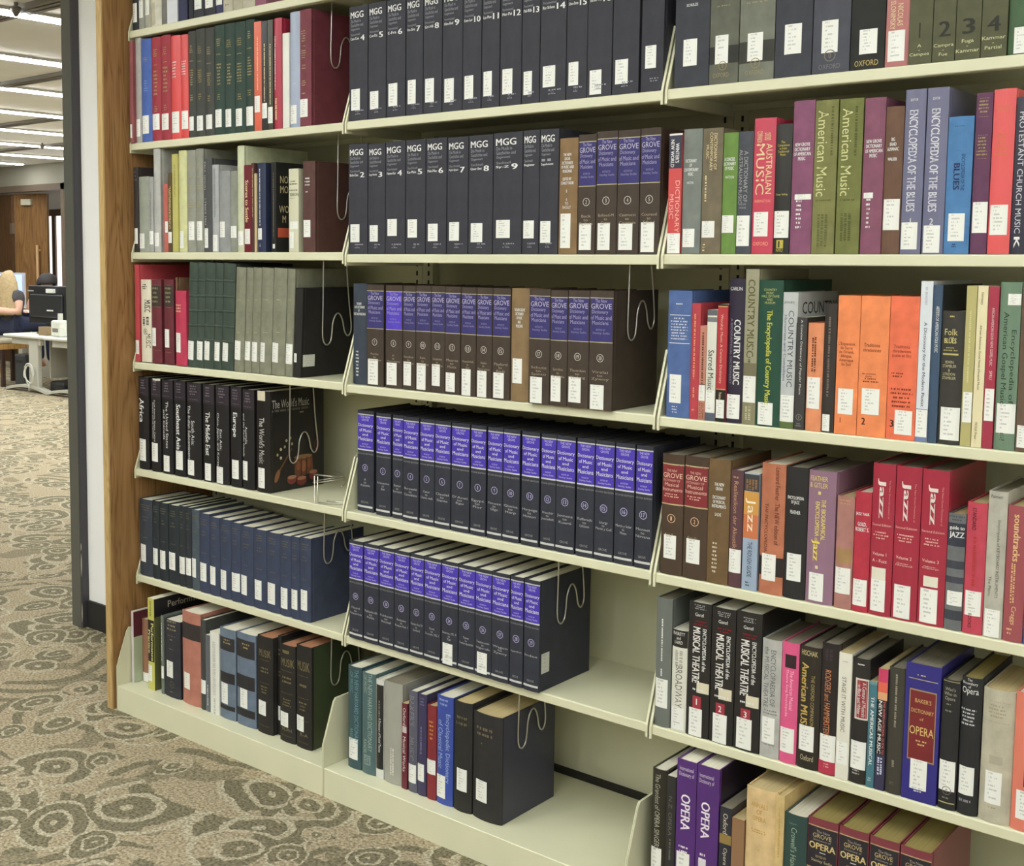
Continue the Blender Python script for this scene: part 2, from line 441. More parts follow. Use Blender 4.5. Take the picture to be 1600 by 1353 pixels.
# ------------------------------------------------------------------ far office
YF = 6.42
hd = onY(50, 295, YF).z
DX0, DX1 = -11.9, onY(97, 330, YF).x
far = struct(MB().box(-18, DX0 - 0.1, YF, YF + 0.12, 0, CEIL).build('wall_far', m_wall2), 'taupe wall at the end of the far office')
MB().box(DX1 + 0.07, -1.0, YF, YF + 0.12, 0, CEIL).build('wall_panel', m_wall2, far)
MB().box(DX0 - 0.1, DX1 + 0.07, YF, YF + 0.12, hd + 0.05, CEIL).build('wall_lintel', m_wall2, far)
m_frame = mat_plain('brown_frame', (104, 90, 76), 0.5)
fr = struct(empty('trim_2'), 'brown metal frame of the far doorway')
MB().box(DX1, DX1 + 0.07, YF - 0.02, YF + 0.14, 0, hd + 0.05).build('jamb', m_frame, fr)
MB().box(DX0 - 0.1, DX1 + 0.07, YF - 0.02, YF + 0.14, hd - 0.03, hd + 0.05).build('head', m_frame, fr)
m_door = mat_wood('door_wood', (92, 64, 36), (116, 84, 48), (134, 100, 60), sc=0.6)
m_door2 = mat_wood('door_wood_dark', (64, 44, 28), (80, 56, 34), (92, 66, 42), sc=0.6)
# open door leaf, hinged at the left and swung into the corridor; beside it the dark edge of the other leaf
hl = onY(17, 320, YF)
ang = math.radians(20)
d1 = struct(empty('door_1', (hl.x, YF + 0.05, 0)), 'tall wooden door standing open with long pull bar')
d1.rotation_euler.z = ang
LW = 0.52
MB().box(0, LW, 0, 0.045, 0.01, hd - 0.05).build('door_leaf', m_door, d1)
MB().box(0.14, 0.30, -0.05, 0, hd - 0.20, hd - 0.12).build('door_closer', mat_plain('closer_grey', (176, 172, 150), 0.5), d1, bevel=0.006)
hb = MB(); hb.box(LW - 0.14, LW - 0.11, -0.06, -0.035, 0.75, hd - 0.72); hb.box(LW - 0.14, LW - 0.11, -0.036, 0, 0.80, 0.83); hb.box(LW - 0.14, LW - 0.11, -0.036, 0, hd - 0.80, hd - 0.77)
hb.build('pull_bar', mat_plain('pull_bar_tan', (214, 176, 130), 0.35, metal=0.2), d1)
d2 = struct(empty('door_2', (DX0, YF + 0.05, 0)), 'dark wooden door leaf seen at the hinge side')
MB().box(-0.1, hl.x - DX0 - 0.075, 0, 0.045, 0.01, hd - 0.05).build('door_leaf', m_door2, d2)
for z in (0.3, 1.05, 1.72):
    MB().box(hl.x - DX0 - 0.09, hl.x - DX0 - 0.03, -0.02, 0.02, z, z + 0.14).build('hinge', m_frame, d2)
# corridor behind the doorway: pale back wall with a tall window band
cor = struct(MB().box(-18, -6, 9.0, 9.1, 0, CEIL).build('wall_corridor', m_wall), 'pale corridor wall behind the doorway')
win = struct(empty('window_1', (0, 8.98, 0)), 'tall bright corridor windows with brown mullions')
wx0, wx1 = onY(70, 350, 8.98).x, onY(100, 350, 8.98).x
wz = onY(84, 333, 8.98).z
m_glow = mat_plain('window_glow', (235, 235, 230), 0.4, emit=1.6, emitcol=(255, 244, 240))
MB().box(wx0 - 0.3, wx0 + 0.26, -0.01, 0.0, 0.1, wz - 0.05).build('pane', m_glow, win)
MB().box(wx0 + 0.36, wx1 + 0.4, -0.01, 0.0, 0.1, wz - 0.05).build('pane', m_glow, win)
MB().box(wx0 + 0.26, wx0 + 0.36, -0.04, 0.01, 0.1, wz - 0.05).build('mullion', m_frame, win)
MB().box(wx0 - 0.4, wx1 + 0.5, -0.04, 0.01, wz - 0.05, wz + 0.06).build('window_head', m_frame, win)
ceiling_light(-11.2, 6.8, 8.8, m_lampf, 'tube light in the corridor ceiling beyond the open door')
# far desks, computers and people
m_desk = mat_plain('desk_white', (206, 206, 196), 0.5)
m_leg = mat_plain('desk_leg_grey', (186, 184, 170), 0.5)
def rest(o, label, cat, group=None): return tag(o, label, cat, group)
DZ = 0.60
def desk(x0, x1, y0, y1, label):
    e = empty('office_desk', ((x0 + x1) / 2, (y0 + y1) / 2, 0)); tag(e, label, 'desk', 'far office desks')
    hx, hy = (x1 - x0) / 2, (y1 - y0) / 2
    MB().box(-hx, hx, -hy, hy, DZ - 0.032, DZ).build('desktop', m_desk, e, bevel=0.012)
    for sy in (-hy + 0.02, hy - 0.1):
        MB().prism_x([(sy + 0.01, 0.05), (sy + 0.07, 0.05), (sy + 0.07, DZ - 0.034), (sy + 0.01, DZ - 0.034)], 0.055, 0.225).build('leg', m_leg, e, bevel=0.012)
        arch = []
        for k in range(13):
            t = -1 + 2 * k / 12
            arch.append((t * (hx - 0.01), 0.015 + 0.05 * (1 - t * t)))
        mb = MB(); nn = len(arch)
        for yy in (sy, sy + 0.08):
            for (xx, zz) in arch: mb.v.append((xx, yy, zz + 0.012))
            for (xx, zz) in arch: mb.v.append((xx, yy, max(0.0, zz - 0.018)))
        for k in range(nn - 1):
            mb.f += [(k, k + 1, nn + k + 1, nn + k), (2 * nn + k + 1, 2 * nn + k, 3 * nn + k, 3 * nn + k + 1), (k + 1, k, 2 * nn + k, 2 * nn + k + 1), (nn + k, nn + k + 1, 3 * nn + k + 1, 3 * nn + k)]
        mb.f += [(0, nn, 3 * nn, 2 * nn), (nn - 1, 3 * nn - 1, 4 * nn - 1, 2 * nn - 1)]
        mb.build('foot', m_leg, e)
        MB().prism_x([(sy + 0.02, DZ - 0.10), (sy + 0.06, DZ - 0.10), (sy + 0.06, DZ - 0.033), (sy + 0.02, DZ - 0.033)], -hx * 0.7, hx * 0.7).build('support_arm', m_leg, e)
    MB().box(hx - 0.05, hx - 0.03, -hy + 0.1, hy - 0.1, 0.16, DZ - 0.034).build('modesty_panel', mat_plain('panel_grey', (150, 146, 132), 0.6), e)
    return e
desk(-8.62, -7.835, 4.62, 5.95, 'pale office desk with curved foot and a bundle of white cable on its leg')
desk(-7.825, -7.02, 4.60, 5.95, 'pale office desk half hidden behind the dark door jamb')
# computer tower standing below the first desk
pc = empty('computer_tower', (-8.55, 4.86, 0)); tag(pc, 'dark grey computer tower on the carpet beside the desk leg', 'computer')
MB().box(-0.105, 0.105, -0.08, 0.08, 0, 0.37).build('case', mat_plain('case_grey', (74, 76, 76), 0.5), pc, bevel=0.006)
MB().box(-0.09, 0.09, -0.086, -0.08, 0.02, 0.35).build('front_panel', mat_plain('case_front', (58, 60, 60), 0.5), pc)
MB().box(-0.07, 0.07, -0.089, -0.085, 0.28, 0.31).build('drive_bay', m_black, pc)
# monitors
mo = onY(47, 446, 4.95)
mon = empty('monitor', (-8.30, 5.0, DZ)); tag(mon, 'large black monitor seen from behind on the pale desk', 'monitor')
mw, mtop = 0.365, onY(60, 446, 5.0).z - DZ
MB().box(-mw, mw, -0.03, 0.03, 0.10, mtop).build('housing', m_black, mon, bevel=0.01)
MB().box(-mw + 0.06, mw - 0.06, -0.055, -0.03, 0.17, mtop - 0.09).build('rear_bulge', mat_plain('black_rear', (40, 41, 42), 0.4), mon, bevel=0.02)
MB().box(-0.06, 0.06, -0.02, 0.02, 0.012, 0.2).build('stand_post', m_black, mon)
MB().lathe([(0, 0.0), (0.14, 0.0), (0.14, 0.012), (0, 0.014)], seg=24).build('stand_base', m_black, mon)
MB().box(-0.37, -0.26, -0.0345, -0.03, mtop - 0.065, mtop - 0.05).build('badge', ink((150, 150, 150)), mon)
MB().box(0.02, 0.16, -0.058, -0.03, mtop - 0.075, mtop - 0.03).build('asset_tag', ink((214, 214, 206)), mon)
MB().box(0.03, 0.15, -0.058, -0.054, 0.24, 0.255).build('asset_tag', ink((190, 190, 186)), mon)
sc_y = 5.5
DZ2 = 0.78
s0, s1 = onY(-30, 425, sc_y), onY(37, 482, sc_y)
scr = empty('monitor', ((s0.x + s1.x) / 2, sc_y, DZ2)); tag(scr, 'switched-on monitor with bright bluish screen in front of the seated blonde woman', 'monitor')
sw = (s1.x - s0.x) / 2
MB().box(-sw, sw, 0, 0.04, s1.z - DZ2, s0.z - DZ2).build('bezel', mat_plain('silver_bezel', (170, 172, 178), 0.4), scr, bevel=0.008)
m_scr = mat_plain('screen_glow', (150, 170, 255), 0.3, emit=1.5, emitcol=(150, 175, 255))
MB().box(-sw + 0.02, sw - 0.02, -0.003, 0.0, s1.z - DZ2 + 0.02, s0.z - DZ2 - 0.02).build('screen', m_scr, scr)
MB().box(-0.05, 0.05, 0.0, 0.03, 0.01, s1.z - DZ2 + 0.02).build('stand_post', m_black, scr)
MB().lathe([(0, 0.0), (0.13, 0.0), (0.13, 0.012), (0, 0.014)], seg=20).build('stand_base', m_black, scr)
dk2 = empty('office_desk', (scr.location.x - 0.1, 5.55, 0)); tag(dk2, 'pale desk under the glowing screen by the far wall', 'desk', 'far office desks')
MB().box(-0.8, 0.8, -0.2, 0.2, DZ2 - 0.032, DZ2).build('desktop', m_desk, dk2, bevel=0.01)
for sx in (-0.7, 0.7): MB().box(sx - 0.04, sx + 0.04, -0.18, 0.18, 0, DZ2 - 0.033).build('leg', m_leg, dk2)
# small boxes and cables on the desk
bx = empty('adapter_box', (onY(92, 524, 4.72).x, 4.74, DZ)); tag(bx, 'white crumpled adapter box on the desk edge under the black monitor', 'box')
MB().box(-0.09, 0.09, -0.06, 0.06, 0, 0.17).build('shell', mat_plain('adapter_white', (206, 208, 196), 0.5, noise=0.1, scale=30), bx, bevel=0.02)
MB().box(-0.05, 0.05, -0.064, -0.06, 0.05, 0.09).build('vent', m_track, bx)
MB().box(-0.015, 0.02, -0.02, 0.02, 0.17, 0.24).build('plug', ink((190, 190, 180)), bx)
bb = empty('cardboard_box', (onY(67, 520, 4.74).x, 4.78, DZ)); tag(bb, 'small brown cardboard tray on the pale desk', 'box')
MB().box(-0.07, 0.07, -0.05, 0.05, 0, 0.09).build('tray', mat_plain('card', (136, 116, 84), 0.8), bb, bevel=0.004)
MB().box(-0.06, 0.06, -0.04, 0.04, 0.0905, 0.0915).build('opening_shade', mat_plain('card_shade', (96, 80, 58), 0.8), bb)  # darker card sheet on the solid block, painting the shaded hollow
cb = MB(); pts = []
for k in range(46):
    a = k / 45 * 2 * math.pi * 2.6; r = 0.085 + 0.012 * math.sin(a * 1.7)
    pts.append((-8.13 + 0.01 + r * math.cos(a) * 0.95, 4.628 - 0.004 * (k % 5), 0.20 + r * 1.15 * math.sin(a)))
pts += [(-8.10, 4.62, 0.10), (-8.10, 4.605, 0.09), (-8.095, 4.60, 0.008)]
cable = cb.tube(pts, 0.006, 6).build('cable_bundle', ink((214, 214, 202)), None, True)
tag(cable, 'coiled white cable hanging on the desk leg', 'cable')
jk = MB()
jk.box(-7.95, -7.68, 4.75, 5.1, 0.0, 0.13)
bag = jk.build('floor_bag', m_black, None, bevel=0.03); tag(bag, 'black bag on the carpet between the pale desk legs', 'bag')
# chair
m_seatw = mat_wood('chair_wood', (130, 96, 50), (168, 128, 72), (190, 150, 92))
chx = onY(15, 440, 5.0).x
ch = empty('office_chair', (chx, 4.95, 0)); tag(ch, 'wooden chair with grey cushion under the seated blonde woman', 'chair')
MB().box(-0.30, 0.28, -0.25, 0.25, 0.47, 0.525).build('cushion', mat_plain('cushion_grey', (168, 160, 140), 0.9), ch, bevel=0.02)
MB().box(-0.30, 0.28, -0.25, 0.25, 0.41, 0.468).build('seat_frame', m_seatw, ch)
for sx in (-0.28, 0.24):
    for sy in (-0.23, 0.2): MB().box(sx, sx + 0.04, sy, sy + 0.04, 0, 0.41).build('leg', mat_plain('leg_dark', (60, 42, 34), 0.6), ch)
MB().box(-0.26, 0.24, -0.225, -0.2, 0.14, 0.2).build('stretcher', m_seatw, ch)

def skin_mesh(name, verts, edges, radii, mat, parent, root=0, sub=2):
    me = bpy.data.meshes.new(name); me.from_pydata(verts, edges, [])
    me.materials.append(mat)
    o = bpy.data.objects.new(name, me); COL.objects.link(o); o.parent = parent
    md = o.modifiers.new('skin', 'SKIN'); md.use_smooth_shade = True
    for i, r in enumerate(radii):
        sv = me.skin_vertices[0].data[i]
        sv.radius = r if isinstance(r, tuple) else (r, r)
        sv.use_root = (i == root)
    s = o.modifiers.new('sub', 'SUBSURF'); s.levels = sub; s.render_levels = sub
    return o
m_skin = mat_plain('skin', (214, 168, 146), 0.55)
m_shirt = mat_plain('shirt_grey', (66, 64, 66), 0.85)
m_jean = mat_plain('jeans_navy', (40, 46, 70), 0.9)
m_blond = mat_plain('hair_blonde', (160, 138, 98), 0.6, noise=0.18, scale=40)
def seated(name, cx, cy, seat, label, mats, head_z, facing=1):
    skinm, shirtm, jeanm = mats
    e = empty(name, (cx, cy, seat)); tag(e, label, 'person')
    H = head_z - seat                      # seat to crown
    ch_z, nk, hd_ = H * 0.56, H * 0.74, H * 0.86
    f = facing
    V = [(0, 0, .09), (0, 0.02 * f, H * .3), (0, 0.01 * f, ch_z), (0, 0, nk), (0, 0.02 * f, hd_), (0, 0.02 * f, H * 0.95),
         (.17, 0, ch_z + .06), (.235, -.03 * f, H * .36), (.02, -.20 * f, H * .40), (-.07, -.21 * f, H * .42),
         (-.17, 0, ch_z + .06), (-.25, .05 * f, H * .38), (-.20, .26 * f, H * .30), (-.19, .34 * f, H * .31),
         (.10, .05 * f, .08), (.13, .42 * f, .07), (.13, .44 * f, -.36), (.13, .52 * f, -.42),
         (-.10, .05 * f, .08), (-.13, .42 * f, .07), (-.13, .44 * f, -.36), (-.13, .52 * f, -.42)]
    E_ = [(0, 1), (1, 2), (2, 3), (3, 4), (4, 5), (2, 6), (6, 7), (7, 8), (8, 9), (2, 10), (10, 11), (11, 12), (12, 13), (0, 14), (14, 15), (15, 16), (16, 17), (0, 18), (18, 19), (19, 20), (20, 21)]
    Rr = [(.15, .11), (.13, .095), (.145, .10), (.05, .05), (.075, .09), (.055, .065), .055, .046, .036, .03, .055, .046, .036, .03, .085, .06, .045, .035, .085, .06, .045, .035]
    skin_mesh('body', V, E_, Rr, skinm, e)
    SV = [V[0], V[1], V[2], (0, 0, nk - .05), V[6], tuple((Vector(V[6]) * .45 + Vector(V[7]) * .55)), V[10], tuple((Vector(V[10]) * .45 + Vector(V[11]) * .55))]
    skin_mesh('shirt', SV, [(0, 1), (1, 2), (2, 3), (2, 4), (4, 5), (2, 6), (6, 7)], [(.165, .125), (.15, .112), (.165, .118), (.075, .07), .075, .066, .075, .066], shirtm, e)
    JV = [V[0], V[14], V[15], V[16], V[18], V[19], V[20]]
    skin_mesh('trousers', JV, [(0, 1), (1, 2), (2, 3), (0, 4), (4, 5), (5, 6)], [(.168, .13), .10, .075, .06, .10, .075, .06], jeanm, e)
    return e, H, hd_
wz = onY(15, 428, 5.0).z
wom, H, hz = seated('person', onY(15, 440, 5.0).x, 5.0, 0.585, 'seated person with long blonde hair and dark grey shirt, seen from behind', (m_skin, m_shirt, m_jean), wz - 0.02)
# long hair: a cap over the skull that falls to the shoulder blades in strands
hair = MB(); rows, seg = 14, 20
for i in range(rows):
    t = i / (rows - 1)
    if t < 0.35:
        a = t / 0.35 * math.pi / 2
        r = 0.105 * math.sin(a) + 0.002; z = hz + 0.02 + 0.105 * math.cos(a)
    else:
        q = (t - 0.35) / 0.65
        r = 0.115 + 0.085 * q; z = hz + 0.02 - q * 0.36
    for k in range(seg):
        an = math.pi * (1.02 + 0.0) + (k / (seg - 1)) * math.pi * 0.96
        wv = 1 + 0.05 * math.sin(k * 2.4 + i * .3)
        hair.v.append((r * 1.05 * wv * math.cos(an), 0.01 + r * (0.95 - 0.25 * max(0, t - .35)) * wv * math.sin(an), z - 0.02 * abs(math.sin(k * 1.3)) * max(0, t - .6)))
for i in range(rows - 1):
    for k in range(seg - 1):
        a = i * seg + k; hair.f.append((a, a + 1, a + seg + 1, a + seg))
ho = hair.build('hair', m_blond, wom, True); sd = ho.modifiers.new('solid', 'SOLIDIFY'); sd.thickness = 0.025; sd.offset = -1
# second person beyond the black monitor
p2x = onY(72, 440, 6.05)
sec, H2, hz2 = seated('person', p2x.x, 6.05, 0.53, 'dark-haired person partly hidden behind the black monitor', (m_skin, mat_plain('shirt_dark', (50, 50, 56), 0.9), m_jean), onY(72, 431, 6.05).z - 0.01)
sec.rotation_euler.z = -math.pi / 2
m_hair2 = mat_plain('hair_dark', (46, 42, 42), 0.7, noise=0.2, scale=50)
h2 = MB(); rows, seg = 10, 22
for i in range(rows):
    a = i / (rows - 1) * math.pi * 0.62
    for k in range(seg):
        an = 2 * math.pi * k / seg
        back = 1.0 if math.sin(an) < 0.2 else 0.94
        h2.v.append((0.112 * math.sin(a) * math.cos(an), 0.02 + 0.118 * back * math.sin(a) * math.sin(an), hz2 + 0.015 + 0.105 * math.cos(a) - (0.02 if math.sin(an) < -.2 else -0.03) * (i / rows)))
for i in range(rows - 1):
    for k in range(seg):
        l = (k + 1) % seg; h2.f.append((i * seg + k, i * seg + l, (i + 1) * seg + l, (i + 1) * seg + k))
h2o = h2.build('hair', m_hair2, sec, True); sd = h2o.modifiers.new('solid', 'SOLIDIFY'); sd.thickness = 0.015
ch2 = empty('office_chair', (p2x.x, 6.05, 0)); tag(ch2, 'dark chair under the dark-haired person behind the monitor', 'chair')
MB().box(-0.25, 0.25, -0.23, 0.25, 0.40, 0.468).build('seat', m_black, ch2, bevel=0.02)
for sx in (-0.23, 0.19):
    for sy in (-0.21, 0.2): MB().box(sx, sx + 0.04, sy, sy + 0.04, 0, 0.40).build('leg', m_black, ch2)

# ------------------------------------------------------------------ bookcases
W = 0.914
LIP = [[1.7422, 1.4104, 1.0713, .7356, .3978], [1.7429, 1.4054, 1.0676, .7325, .3969], [1.7439, 1.4063, 1.0666, .7308, .3962]]
LH = 0.0215
BASE_Z, BASE_Y = 0.0783, -0.0806
SHELF = {}
for s in range(3):
    SHELF[(s, 0)] = LIP[s][0] + 0.3365 + LH
    for k in range(5): SHELF[(s, k + 1)] = LIP[s][k] + LH
    SHELF[(s, 6)] = BASE_Z
TOPZ = 2.36
# oak end panel
ep = empty('end_panel', (-0.025, 0.1, 0)); tag(ep, 'tall oak veneer end panel standing against the bookcase', 'panel')
m_oak = mat_wood('oak_veneer', (116, 84, 48), (146, 108, 66), (162, 124, 80))
m_edge = mat_wood('oak_edge', (160, 132, 82), (182, 152, 100), (196, 166, 114), sc=1.6)
MB().box(-0.013, 0.0135, -0.185, 0.265, 0, TOPZ + 0.03).build('veneer_board', m_oak, ep)
MB().box(-0.0135, 0.0132, -0.19, -0.185, 0, TOPZ + 0.03).build('edge_band', m_edge, ep)

m_gap_shade = mat_plain('gap_shade_dark', (40, 38, 32), 0.8)  # near-black colour standing in for shade inside slots and gaps
BAYLAB = ['cream steel bookcase bay beside the oak end panel, wire supports on every shelf', 'cream steel bookcase bay of charcoal, brown and navy encyclopedia sets',
          'cream steel bookcase bay of mixed bright books without gaps']
bracket = MB()
bay_roots = []
for s in range(3):
    x0, x1 = s * W, (s + 1) * W
    bay = empty('bookcase_bay', ((x0 + x1) / 2, 0.15, 0)); tag(bay, BAYLAB[s], 'bookcase', 'cream steel bookcase bays')
    bay_roots.append(bay)
    O = Vector((-(x0 + x1) / 2, -0.15, 0))
    hw = W / 2
    MB().box(-hw + 0.001, hw - 0.001, 0.335 - .15, 0.345 - .15, 0.02, TOPZ).build('back_panel', STEEL, bay)
    for k in range(0, 6):
        z = SHELF[(s, k)]
        # shelf board: rolled lip in front, thin plate behind, folded rear edge
        prof = [(0.0015, z - LH), (0.0, z - LH + 0.0015), (0.0, z - 0.003), (0.001, z - 0.0008), (0.003, z), (0.30, z), (0.30, z - 0.018), (0.297, z - 0.018), (0.297, z - 0.004), (0.024, z - 0.004), (0.022, z - LH)]
        sh = MB().prism_x([(p[0] - .15, p[1]) for p in prof], -hw + 0.0036, hw - 0.0036).build('shelf_board', STEEL, bay)
        for sd_ in (-1, 1):
            br = MB()
            pl = [(-0.002, z - LH - 0.008), (-0.002, z - 0.004), (0.003, z + 0.012), (0.045, z + 0.135), (0.056, z + 0.15), (0.31, z + 0.15), (0.31, z - LH - 0.008)]
            xa, xb = sd_ * (hw - 0.0022), sd_ * (hw - 0.0034)
            br.prism_x([(p[0] - .15, p[1]) for p in pl], min(xa, xb), max(xa, xb))
            fl = [(-0.0035, z - LH - 0.0085), (-0.0035, z - 0.004), (0.0015, z + 0.0125), (0.044, z + 0.1365), (0.047, z + 0.135), (0.0045, z + 0.0115), (-0.0005, z - 0.004), (-0.0005, z - LH - 0.0085)]
            xc, xd = sd_ * (hw - 0.0022), sd_ * (hw - 0.0075)
            br.prism_x([(p[0] - .15, p[1]) for p in fl], min(xc, xd), max(xc, xd))
            br.build('end_bracket', STEEL, sh)
    bs = MB()
    bprof = [(BASE_Y, 0.0), (BASE_Y, BASE_Z - 0.0015), (BASE_Y + 0.0015, BASE_Z), (0.315, BASE_Z), (0.315, BASE_Z - 0.004), (BASE_Y + 0.004, BASE_Z - 0.004), (BASE_Y + 0.004, 0.0)]
    bso = bs.prism_x([(p[0] - .15, p[1]) for p in bprof], -hw + 0.0035, hw - 0.0035).build('base_shelf', STEEL, bay)
    for sd_ in (-1, 1):
        pl = [(BASE_Y - 0.0012, 0.002), (BASE_Y - 0.0012, 0.14), (-0.042, 0.247), (-0.034, 0.256), (0.31, 0.262), (0.31, 0.002)]
        xa, xb = sd_ * (hw - 0.0006), sd_ * (hw - 0.0026)
        MB().prism_x([(p[0] - .15, p[1]) for p in pl], min(xa, xb), max(xa, xb)).build('end_bracket', STEEL, bso)
    MB().box(-hw + 0.001, hw - 0.001, 0.318 - .15, 0.336 - .15, 0.03, BASE_Z + 0.012).build('rear_gap_shade', m_gap_shade, bay)  # dark strip painting the shade in the gap behind the base shelf
    # slotted upright posts at the back corners
    for sd_ in (-1, 1):
        xa = sd_ * (hw - 0.001); xb = sd_ * (hw - 0.036)
        po = MB().box(min(xa, xb), max(xa, xb), 0.312 - .15, 0.3345 - .15, 0.0, TOPZ).build('upright_post', STEEL, bay)
        sl = MB(); xs = sd_ * (hw - 0.021)
        z = 0.15
        while z < TOPZ - 0.05:
            sl.box(xs - 0.003, xs + 0.003, 0.3116 - .15, 0.313 - .15, z, z + 0.013); z += 0.0254
        so = sl.build('slot_row', m_gap_shade, po); so['kind'] = 'stuff'  # dark blocks on the post face, painting the shade inside its slots
# ------------------------------------------------------------------ books
_fc = bpy.data.curves.new('type_sample', 'FONT'); _fc.resolution_u = 2; _fc.align_x = 'CENTER'
_fo = bpy.data.objects.new('type_sample', _fc)
TXT = {}
def glyphs(txt, bold=False):
    # text as flat triangles, normalised to its own bounding box
    key = (txt, bold)
    if key in TXT: return TXT[key]
    _fc.body = txt; _fc.offset = 0.0; _fc.space_line = 0.95
    me = bpy.data.meshes.new_from_object(_fo)
    v = [(p.co.x, p.co.y) for p in me.vertices]; f = [tuple(p.vertices) for p in me.polygons]
    bpy.data.meshes.remove(me)
    if not v: v, f = [(0, 0), (1, 0), (1, 1)], [(0, 1, 2)]
    x0 = min(p[0] for p in v); x1 = max(p[0] for p in v); y0 = min(p[1] for p in v); y1 = max(p[1] for p in v)
    dx, dy = max(x1 - x0, 1e-6), max(y1 - y0, 1e-6)
    nv = [((p[0] - x0) / dx, (p[1] - y0) / dy) for p in v]
    if bold:                                  # thicken by a second, slightly shifted impression
        d_ = 0.05 / dx; k = len(nv)
        nv = [(a * (1 - d_), b) for a, b in nv] + [(a * (1 - d_) + d_, b) for a, b in nv]
        f = f + [tuple(q + k for q in ff) for ff in f]
    TXT[key] = (nv, f)
    return TXT[key]
WHITE, GOLD, CREAM, BLK, GREY = (225, 225, 222), (168, 152, 104), (222, 205, 160), (32, 30, 32), (150, 150, 155)
# spine elements; heights are rows of the photograph crop, or fractions of the spine when below 1.5
def s(y0, y1, u0=.12, u1=.82): return ('s', y0, y1, u0, u1)
def p(y0, y1, col, u0=0.0, u1=1.0): return ('p', y0, y1, u0, u1, col)
def t(txt, y0, y1, col=WHITE, u0=.12, u1=.88, bold=False): return ('t', txt, y0, y1, u0, u1, col, bold)
def V(txt, y0, y1, col=WHITE, u0=.25, u1=.75, bold=False): return ('V', txt, y0, y1, u0, u1, col, bold)
def bar(y0, y1, n, col=WHITE, u0=.15, u1=.85): return ('b', y0, y1, u0, u1, col, n)
def vb(y0, y1, n=1, col=WHITE, u0=.35, u1=.65): return ('vb', y0, y1, u0, u1, col, n)
def ring(yc, col, txt, r=.0085): return ('o', yc, col, txt, r)
def rise(y, col, h=.0035): return ('r', y, col, h)
def rp(d0, d1, v0, v1, col): return ('R', d0, d1, v0, v1, col)
def rg(pts, col): return ('RG', pts, col)
def disc(d, v, rd, rv, col, rot=0.0, n=14):
    c, s_ = math.cos(rot), math.sin(rot)
    return rg([(d + rd * math.cos(6.2832 * i / n) * c - rv * math.sin(6.2832 * i / n) * s_, v + rd * math.cos(6.2832 * i / n) * s_ + rv * math.sin(6.2832 * i / n) * c) for i in range(n)], col)
def rt(txt, d0, d1, v0, v1, col): return ('RT', txt, d0, d1, v0, v1, col)
GILT = (124, 112, 78)
PAGE = {'w': (226, 222, 204), 'y': (196, 178, 134), 'd': (136, 130, 114), 'r': (176, 126, 96), 'b': (58, 56, 52), 'o': (150, 136, 84)}
ROW = {}
NB = [0]
BOOKS = {}
def row(sec, k, ox, oy, sc, books, ys=0.003, ys1=None, ym=None, H=None, lean=0.0, group=None):
    z = SHELF[(sec, k)]
    n = len(books)
    for i, b in enumerate(books):
        xl, xr, yt, col, label = b[:5]
        els = b[5] if len(b) > 5 else []
        kw = dict(b[6]) if len(b) > 6 else {}
        Y = kw.pop('ys', ys if ys1 is None else ys + (ys1 - ys) * i / max(1, n - 1))
        pxl, pxr = ox + xl / sc, ox + xr / sc
        if ym is None: X0, X1 = x_on_line(pxl, Y, z), x_on_line(pxr, Y, z)
        else: X0, X1 = onY(pxl, oy + ym / sc, Y).x, onY(pxr, oy + ym / sc, Y).x
        X0 = max(X0, sec * W + 0.0081); X1 = min(X1, (sec + 1) * W - 0.0079)
        hh = kw.pop('H', H)
        if hh is None: hh = onY(pxl, oy + yt / sc, Y).z - z
        xc = (pxl + pxr) / 2
        def zof(y, xc=xc, Y=Y, hh=hh):
            return y * hh if y <= 1.5 else onY(xc, oy + y / sc, Y).z - z
        make_book(X0, X1, Y, z, hh, col, label, els, zof, kw.pop('lean', lean), group, **kw)
